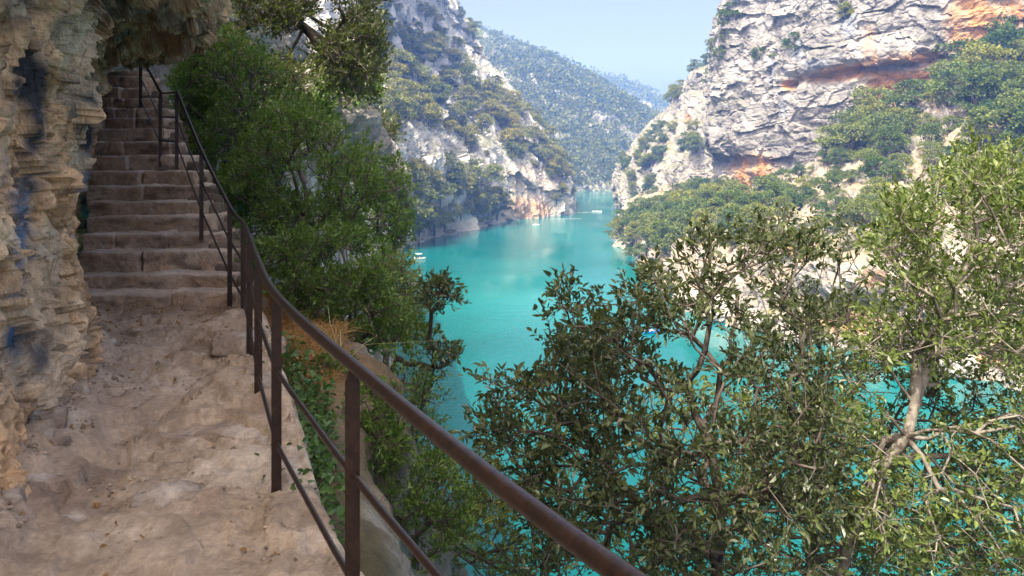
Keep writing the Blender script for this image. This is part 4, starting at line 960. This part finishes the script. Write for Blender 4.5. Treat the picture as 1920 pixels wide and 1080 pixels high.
# ------------------------------------------------------------------ dry grass, ivy, leaf litter by the railing
def blades(name, label, cat, poly_xy, n, hmin, hmax, mat, seed, wid=.006):
    r = np.random.default_rng(seed); S = SURF['bank'].reshape(-1, 3); px, py = proj(np.where(S[:, 1:2] > .5, S, np.array([[0, -1, 0]])))
    idx = np.where(inpoly(px, py, poly_xy) & (S[:, 1] > .8) & (S[:, 1] < 14))[0]
    tuft = r.choice(idx, max(1, n // 14)); b = np.repeat(S[tuft], 14, 0) + r.normal(size=(len(tuft) * 14, 3)) * np.array([.05, .05, 0])
    n = len(b); d = r.normal(size=(n, 3)) * .45 + np.array([.1, 0, 1.]); L = r.uniform(hmin, hmax, n); bend = r.normal(size=(n, 3)) * .35; bend[:, 2] = -.25
    d /= np.linalg.norm(d, axis=1)[:, None]; s = np.cross(d, r.normal(size=(n, 3))); s /= np.linalg.norm(s, axis=1)[:, None]
    V = np.stack([b - s * wid, b + s * wid, b + d * L[:, None] * .55 + s * wid * .8, b + d * L[:, None] * .55 - s * wid * .8, b + (d + bend) * L[:, None] + s * wid * .25, b + (d + bend) * L[:, None] - s * wid * .25], 1)
    f = np.array([[0, 1, 2, 3], [3, 2, 4, 5]]); F = (f[None] + (np.arange(n) * 6)[:, None, None]).reshape(-1, 4)
    tone = np.clip(np.repeat(r.uniform(0, 1, len(tuft)), 14) * .5 + r.uniform(0, .5, n), 0, 1)
    o = mesh_np(name, V.reshape(-1, 3), F, mat, col=np.repeat(tone, 6)[:, None] * np.ones(3)); tag(o, label, cat, kind='stuff')
blades('dry_grass', 'rust-brown dry grass tufts behind the railing posts', 'grass', [(455, 540), (560, 540), (640, 620), (650, 720), (560, 740), (470, 640)], 5200, .06, .22, M_DRY, 301, .0035)
blades('pale_grass', 'tall pale grass stems arching behind the handrail', 'grass', [(560, 600), (640, 600), (680, 680), (640, 740), (560, 700)], 120, .25, .6, leaf_mat('straw', (.28, .24, .12), (.45, .42, .25)), 302, .003)
def ground_leaves(name, label, cat, poly_xy, n, size, mat, seed, lift, surf='bank', dmax=9):
    r = np.random.default_rng(seed); S = SURF['bank'].reshape(-1, 3) if surf == 'bank' else None
    px, py = proj(np.where(S[:, 1:2] > .5, S, np.array([[0, -1, 0]]))); idx = np.where(inpoly(px, py, poly_xy) & (S[:, 1] > .8) & (S[:, 1] < dmax))[0]
    p = S[r.choice(idx, n)] + r.normal(size=(n, 3)) * .05; p[:, 2] += r.uniform(.0, lift, n)
    d = r.normal(size=(n, 3)) * np.array([1, 1, .4]); L = size * r.uniform(.6, 1.3, n); V, F, k = leaves_np(p, d, L, L * .8, r)
    o = mesh_np(name, V, F, mat, col=np.repeat(r.uniform(0, 1, n), k)[:, None] * np.ones(3)); tag(o, label, cat, kind='stuff')
ground_leaves('ivy', 'green ivy leaves hanging on the bank below the railing', 'ivy', [(480, 640), (540, 660), (620, 760), (640, 1080), (440, 1080), (470, 760)], 3600, .05, M_IVY, 311, .16)
ground_leaves('fallen_leaves', 'scattered rust-brown fallen leaves at the path edge', 'leaves', [(400, 560), (480, 560), (640, 680), (620, 740), (500, 700), (440, 620)], 1500, .035, M_DRY, 312, .03)

def litter():
    r = np.random.default_rng(321)
    def spots(n, near_wall):
        y = r.uniform(2.2, 7.7, n); wl = np.interp(y, [f[1] for f in FOOT], [f[0] for f in FOOT]); Rr = np.array(sorted(RAILXY, key=lambda q: q[1])); re = np.interp(y, Rr[:, 1], Rr[:, 0])
        t = r.beta(.6, 1.1, n) if near_wall else r.uniform(0, 1, n); x = wl + .1 + (re - wl - .05) * t
        return np.stack([x, y, pz(x, y)], 1)
    p = spots(3200, True); p = p[pnoise(p / np.array([.5, .5, 9]), 3) > .08]; n = len(p); sz = r.uniform(.004, .016, n) * (1 + (r.uniform(0, 1, n) > .95) * 1.2)
    o8 = np.array([[1, 0, 0], [0, 1, 0], [-1, 0, 0], [0, -1, 0], [0, 0, .7], [0, 0, -.7]]); V = p[:, None] + o8[None] * sz[:, None, None] * r.uniform(.6, 1.3, (n, 6, 1)) + np.array([0, 0, .002])
    f = np.array([[0, 1, 4], [1, 2, 4], [2, 3, 4], [3, 0, 4], [1, 0, 5], [2, 1, 5], [3, 2, 5], [0, 3, 5]]); F = (f[None] + (np.arange(n) * 6)[:, None, None]).reshape(-1, 3)
    c = np.repeat(np.array([.45, .35, .26]) * r.uniform(.5, 1.3, n)[:, None], 6, 0)
    tag(mesh_np('gravel', V.reshape(-1, 3), F, M_PATH, col=c), 'fine loose grit on the worn path', 'gravel', kind='stuff')
    p = np.concatenate([spots(160, True), spots(700, True)]); k0 = (p[:, 1] > 6.7) | (r.uniform(0, 1, len(p)) < .1); p = p[k0]; n = len(p)
    L = .035 * r.uniform(.5, 1.2, n); V, F, k = leaves_np(p + np.array([0, 0, .006]), r.normal(size=(n, 3)) * np.array([1, 1, .2]), L, L * .9, r)
    tag(mesh_np('path_leaves', V, F, M_DRY, col=np.repeat(r.uniform(0, 1, n), k)[:, None] * np.ones(3)), 'curled brown leaves lying on the path near the stairs', 'leaves', kind='stuff')
litter()

# ------------------------------------------------------------------ boulders
def boulder(name, label, P, size, seed, tone, group=None, mat=None):
    V, F = stone_verts(size, (16, 14, 12), seed, rough=max(size) * .07, rnd=.7)
    c = col_base(V + np.array(P), np.array((.40, .375, .35)) * tone, np.array((.30, .285, .27)) * tone, seed, max(size) * .6)
    o = mesh_np(name, V, F, mat or M_BANK, smooth=False, col=c); o.location = P; o.rotation_euler = (random.uniform(-.3, .3), random.uniform(-.3, .3), random.uniform(0, 3)); tag(o, label, 'boulder', group)
for i, (x, y, d, s, l) in enumerate(((590, 205, 24, 1.3, 'grey boulder highest in the pile behind the oak limbs'), (640, 235, 25, 1.6, 'big grey boulder in the pile behind the oak limbs'), (600, 262, 23, 1.0, 'small grey boulder low in the pile above the green shrub'),
                                     (668, 275, 26, 1.7, 'tilted grey boulder at the right end of the pile'), (705, 310, 28, 1.5, 'pale boulder below the tilted one, beside the far cliff'), (560, 175, 24, 1.5, 'brownish boulder at the left end of the pile'), (730, 350, 30, 1.6, 'lowest pale boulder behind the shrub top'))):
    boulder('boulder', l, W(x, y, d), (s * 1.5, s * 1.2, s * 1.1), 600 + i, .8, 'boulders of the shaded pile')
for i, (x, d, s, l) in enumerate(((1300, 140, 5, 'white boulder at the water edge behind the dark oak'), (1345, 133, 6, 'largest white boulder at the water edge left of the overhang'), (1420, 125, 4, 'white boulder just left of the orange shore overhang'),
                                  (1500, 117, 4.5, 'pale boulder at the foot of the orange overhang'), (1640, 107, 3.5, 'low pale boulder right of the orange overhang'), (1790, 100, 4, 'flat pale boulder on the shore below the sunlit oak'))):
    boulder('shore_boulder', l, WZ(x, d, WATER_Z + s * .25), (s * 1.5, s * 1.1, s * .9), 620 + i, 1.1, 'boulders on the right shore', M_CLIFF)

# ------------------------------------------------------------------ boats
M_WHITE = plain_mat('white_gelcoat', (.8, .8, .8), .3); M_BLUE = plain_mat('blue_hull', (.01, .22, .62), .35); M_DARK = plain_mat('dark_trim', (.03, .03, .035), .5)
M_SKIN = plain_mat('skin', (.45, .27, .19), .6); M_SHIRT = plain_mat('dark_red_shirt', (.16, .03, .03), .8); M_HAIR = plain_mat('brown_hair', (.05, .03, .02), .7)
def hull_mesh(L, Bm, H, sheer=.2):
    n, m = 15, 9; V = []
    for i in range(n):
        t = i / (n - 1); w = Bm / 2 * (1 - max(0, (t - .45) / .55) ** 2.2) * (.92 + .08 * t); zb = .12 * H * max(0, (t - .6) / .4) ** 2 * 4
        for j in range(m):
            a = j / (m - 1) * math.pi; V.append((t * L - L / 2, -math.cos(a) * w, H * (1 + sheer * t * t) * (1 - math.sin(a) ** .6) + zb * math.sin(a) - .12))
    F = gridF(n, m); V = np.array(V)
    F = np.concatenate([F, [[0, 2, 6, 8], [2, 3, 5, 6]]]); return V, F
def person(P, rot, label):
    bm = bpy.data.meshes.new('person')
    vs = [(0, 0, .10), (0, 0, .32), (0, 0, .50), (0, 0, .60), (.02, 0, .74), (.38, .10, .12), (.42, .11, -.28), (.38, -.10, .12), (.42, -.11, -.28), (.03, .20, .50), (.12, .25, .27), (.32, .18, .22), (.03, -.20, .50), (.12, -.25, .27), (.32, -.18, .22)]
    es = [(0, 1), (1, 2), (2, 3), (3, 4), (0, 5), (5, 6), (0, 7), (7, 8), (2, 9), (9, 10), (10, 11), (2, 12), (12, 13), (13, 14)]
    rr = [.15, .14, .15, .06, .10, .08, .05, .08, .05, .06, .045, .035, .06, .045, .035]
    bm.from_pydata(vs, es, []); o = link(bpy.data.objects.new('person', bm)); sk = o.modifiers.new('skin', 'SKIN'); o.modifiers.new('sub', 'SUBSURF').levels = 1
    for k, v in enumerate(bm.skin_vertices[0].data): v.radius = (rr[k], rr[k]); v.use_root = (k == 0)
    bm.materials.append(M_SHIRT); o.location = P; o.rotation_euler = (0, 0, rot); tag(o, label, 'person')
    V, F = stone_verts((.21, .2, .16), (5, 5, 4), 5, rough=.004, rnd=.9); mesh_np('hair', V + np.array([0, 0, .80]), F, M_HAIR, o, smooth=True)
def boat(px, py, L, Bm, rot, label, canopy=None, hullm=None, seats=2):
    d = 30 * F_PX / (py - HOR); e = empty('boat', WZ(px, d, WATER_Z)); e.rotation_euler = (0, 0, rot); tag(e, label, 'boat')
    V, F = hull_mesh(L, Bm, .55); mesh_np('hull', V, F, hullm or M_WHITE, e, smooth=True)
    V, F = stone_verts((L * .8, Bm * .8, .08), (8, 4, 1), 3, rough=0, rnd=.2); mesh_np('deck', V + np.array([-.05 * L, 0, .26]), F, M_WHITE, e)
    for k in range(seats):
        V, F = stone_verts((.42, Bm * .62, .3), (4, 4, 3), 4, rough=0, rnd=.25); mesh_np('seat', V + np.array([-L * .28 + k * L * .26, 0, .44]), F, M_WHITE if k % 2 else M_DARK, e)
    V, F = stone_verts((.28, .22, .6), (4, 4, 5), 4, rough=0, rnd=.4); mesh_np('motor', V + np.array([-L * .52, 0, .45]), F, M_DARK, e, smooth=True)
    if canopy:
        V, F = stone_verts((L * .62, Bm * 1.0, .10), (10, 6, 2), 6, rough=0, rnd=.6); V[:, 2] -= .25 * (V[:, 1] / Bm) ** 2; mesh_np('canopy', V + np.array([-.08 * L, 0, 1.55]), F, canopy, e, smooth=True)
        for sx in (-.36, .2):
            for sy in (-.4, .4):
                mesh_np('canopy_pole', *tube([(sx * L, sy * Bm, .3), (sx * L, sy * Bm, 1.52)], .025, 6), M_DARK, e)
    return d
d = boat(787, 486, 3.2, 1.5, .05, 'white boat with white top near the left shore trees', M_WHITE); person(WZ(787, d - .3, WATER_Z + .42), 0, 'person in dark red clothing seated in the white boat by the trees')
d = boat(1005, 423, 3.0, 1.4, .1, 'small open white boat under the tip of the left cliff'); person(WZ(1007, d, WATER_Z + .42), 0, 'person seated in the small open boat under the cliff')
boat(1120, 397, 4.6, 1.8, -.35, 'white motorboat heading up the middle of the far channel', M_DARK, seats=3)
boat(1222, 624, 2.9, 1.6, .2, 'blue boat half hidden behind the dark holm oak leaves', M_BLUE, M_BLUE)

def wake(px, py, L, ang, label, seed, spread=.12):
    r = np.random.default_rng(seed); d = 30 * F_PX / (py - HOR); c = WZ(px, d, WATER_Z + .03); n = 260
    t = r.uniform(0, 1, n) ** .8; side = r.choice((-1, 1), n); off = side * t * L * spread + r.normal(size=n) * .12
    dx, dy = math.cos(ang), math.sin(ang); x = c[0] - dx * (t * L + 2) - dy * off; y = c[1] - dy * (t * L + 2) + dx * off
    a = r.uniform(.25, .8, n) * (1 - .6 * t); b = a * r.uniform(.15, .3, n); w = r.uniform(-.3, .3, n)
    V = np.stack([np.stack([x + q * a * dx - u * b * dy, y + q * a * dy + u * b * dx, np.full(n, c[2]) + .004 * r.uniform(0, 1, n)], -1) for q, u in ((-1, 0), (0, -1), (1, 0), (0, 1))], 1)
    o = mesh_np('wake_foam', V.reshape(-1, 3), np.arange(n * 4).reshape(-1, 4), M_WHITE); tag(o, label, 'foam', kind='stuff')
wake(1120, 397, 26, .55, 'white foam trailing behind the motorboat in the far channel', 7)
wake(1100, 410, 14, .12, 'thin pale foam line on the water below the motorboat', 8, .02)

# ------------------------------------------------------------------ haze
def haze():
    m, ns, ls = newmat('haze_air')
    v = N(ns, 'ShaderNodeVolumePrincipled', Density=.0006, Anisotropy=.1); v.inputs['Color'].default_value = (.15, .34, 1.0, 1); v.inputs['Absorption Color'].default_value = (1, 1, 1, 1)
    o = N(ns, 'ShaderNodeOutputMaterial'); ls.new(v.outputs[0], o.inputs['Volume'])
    V, F = box_grid(1, 1, 1); V = V * np.array([2400, 1800, 230]) + np.array([0, 700, -45 + 115])
    b = mesh_np('haze', V, F, m); tag(b, 'thin blue haze filling the gorge', 'haze', kind='stuff')
haze()
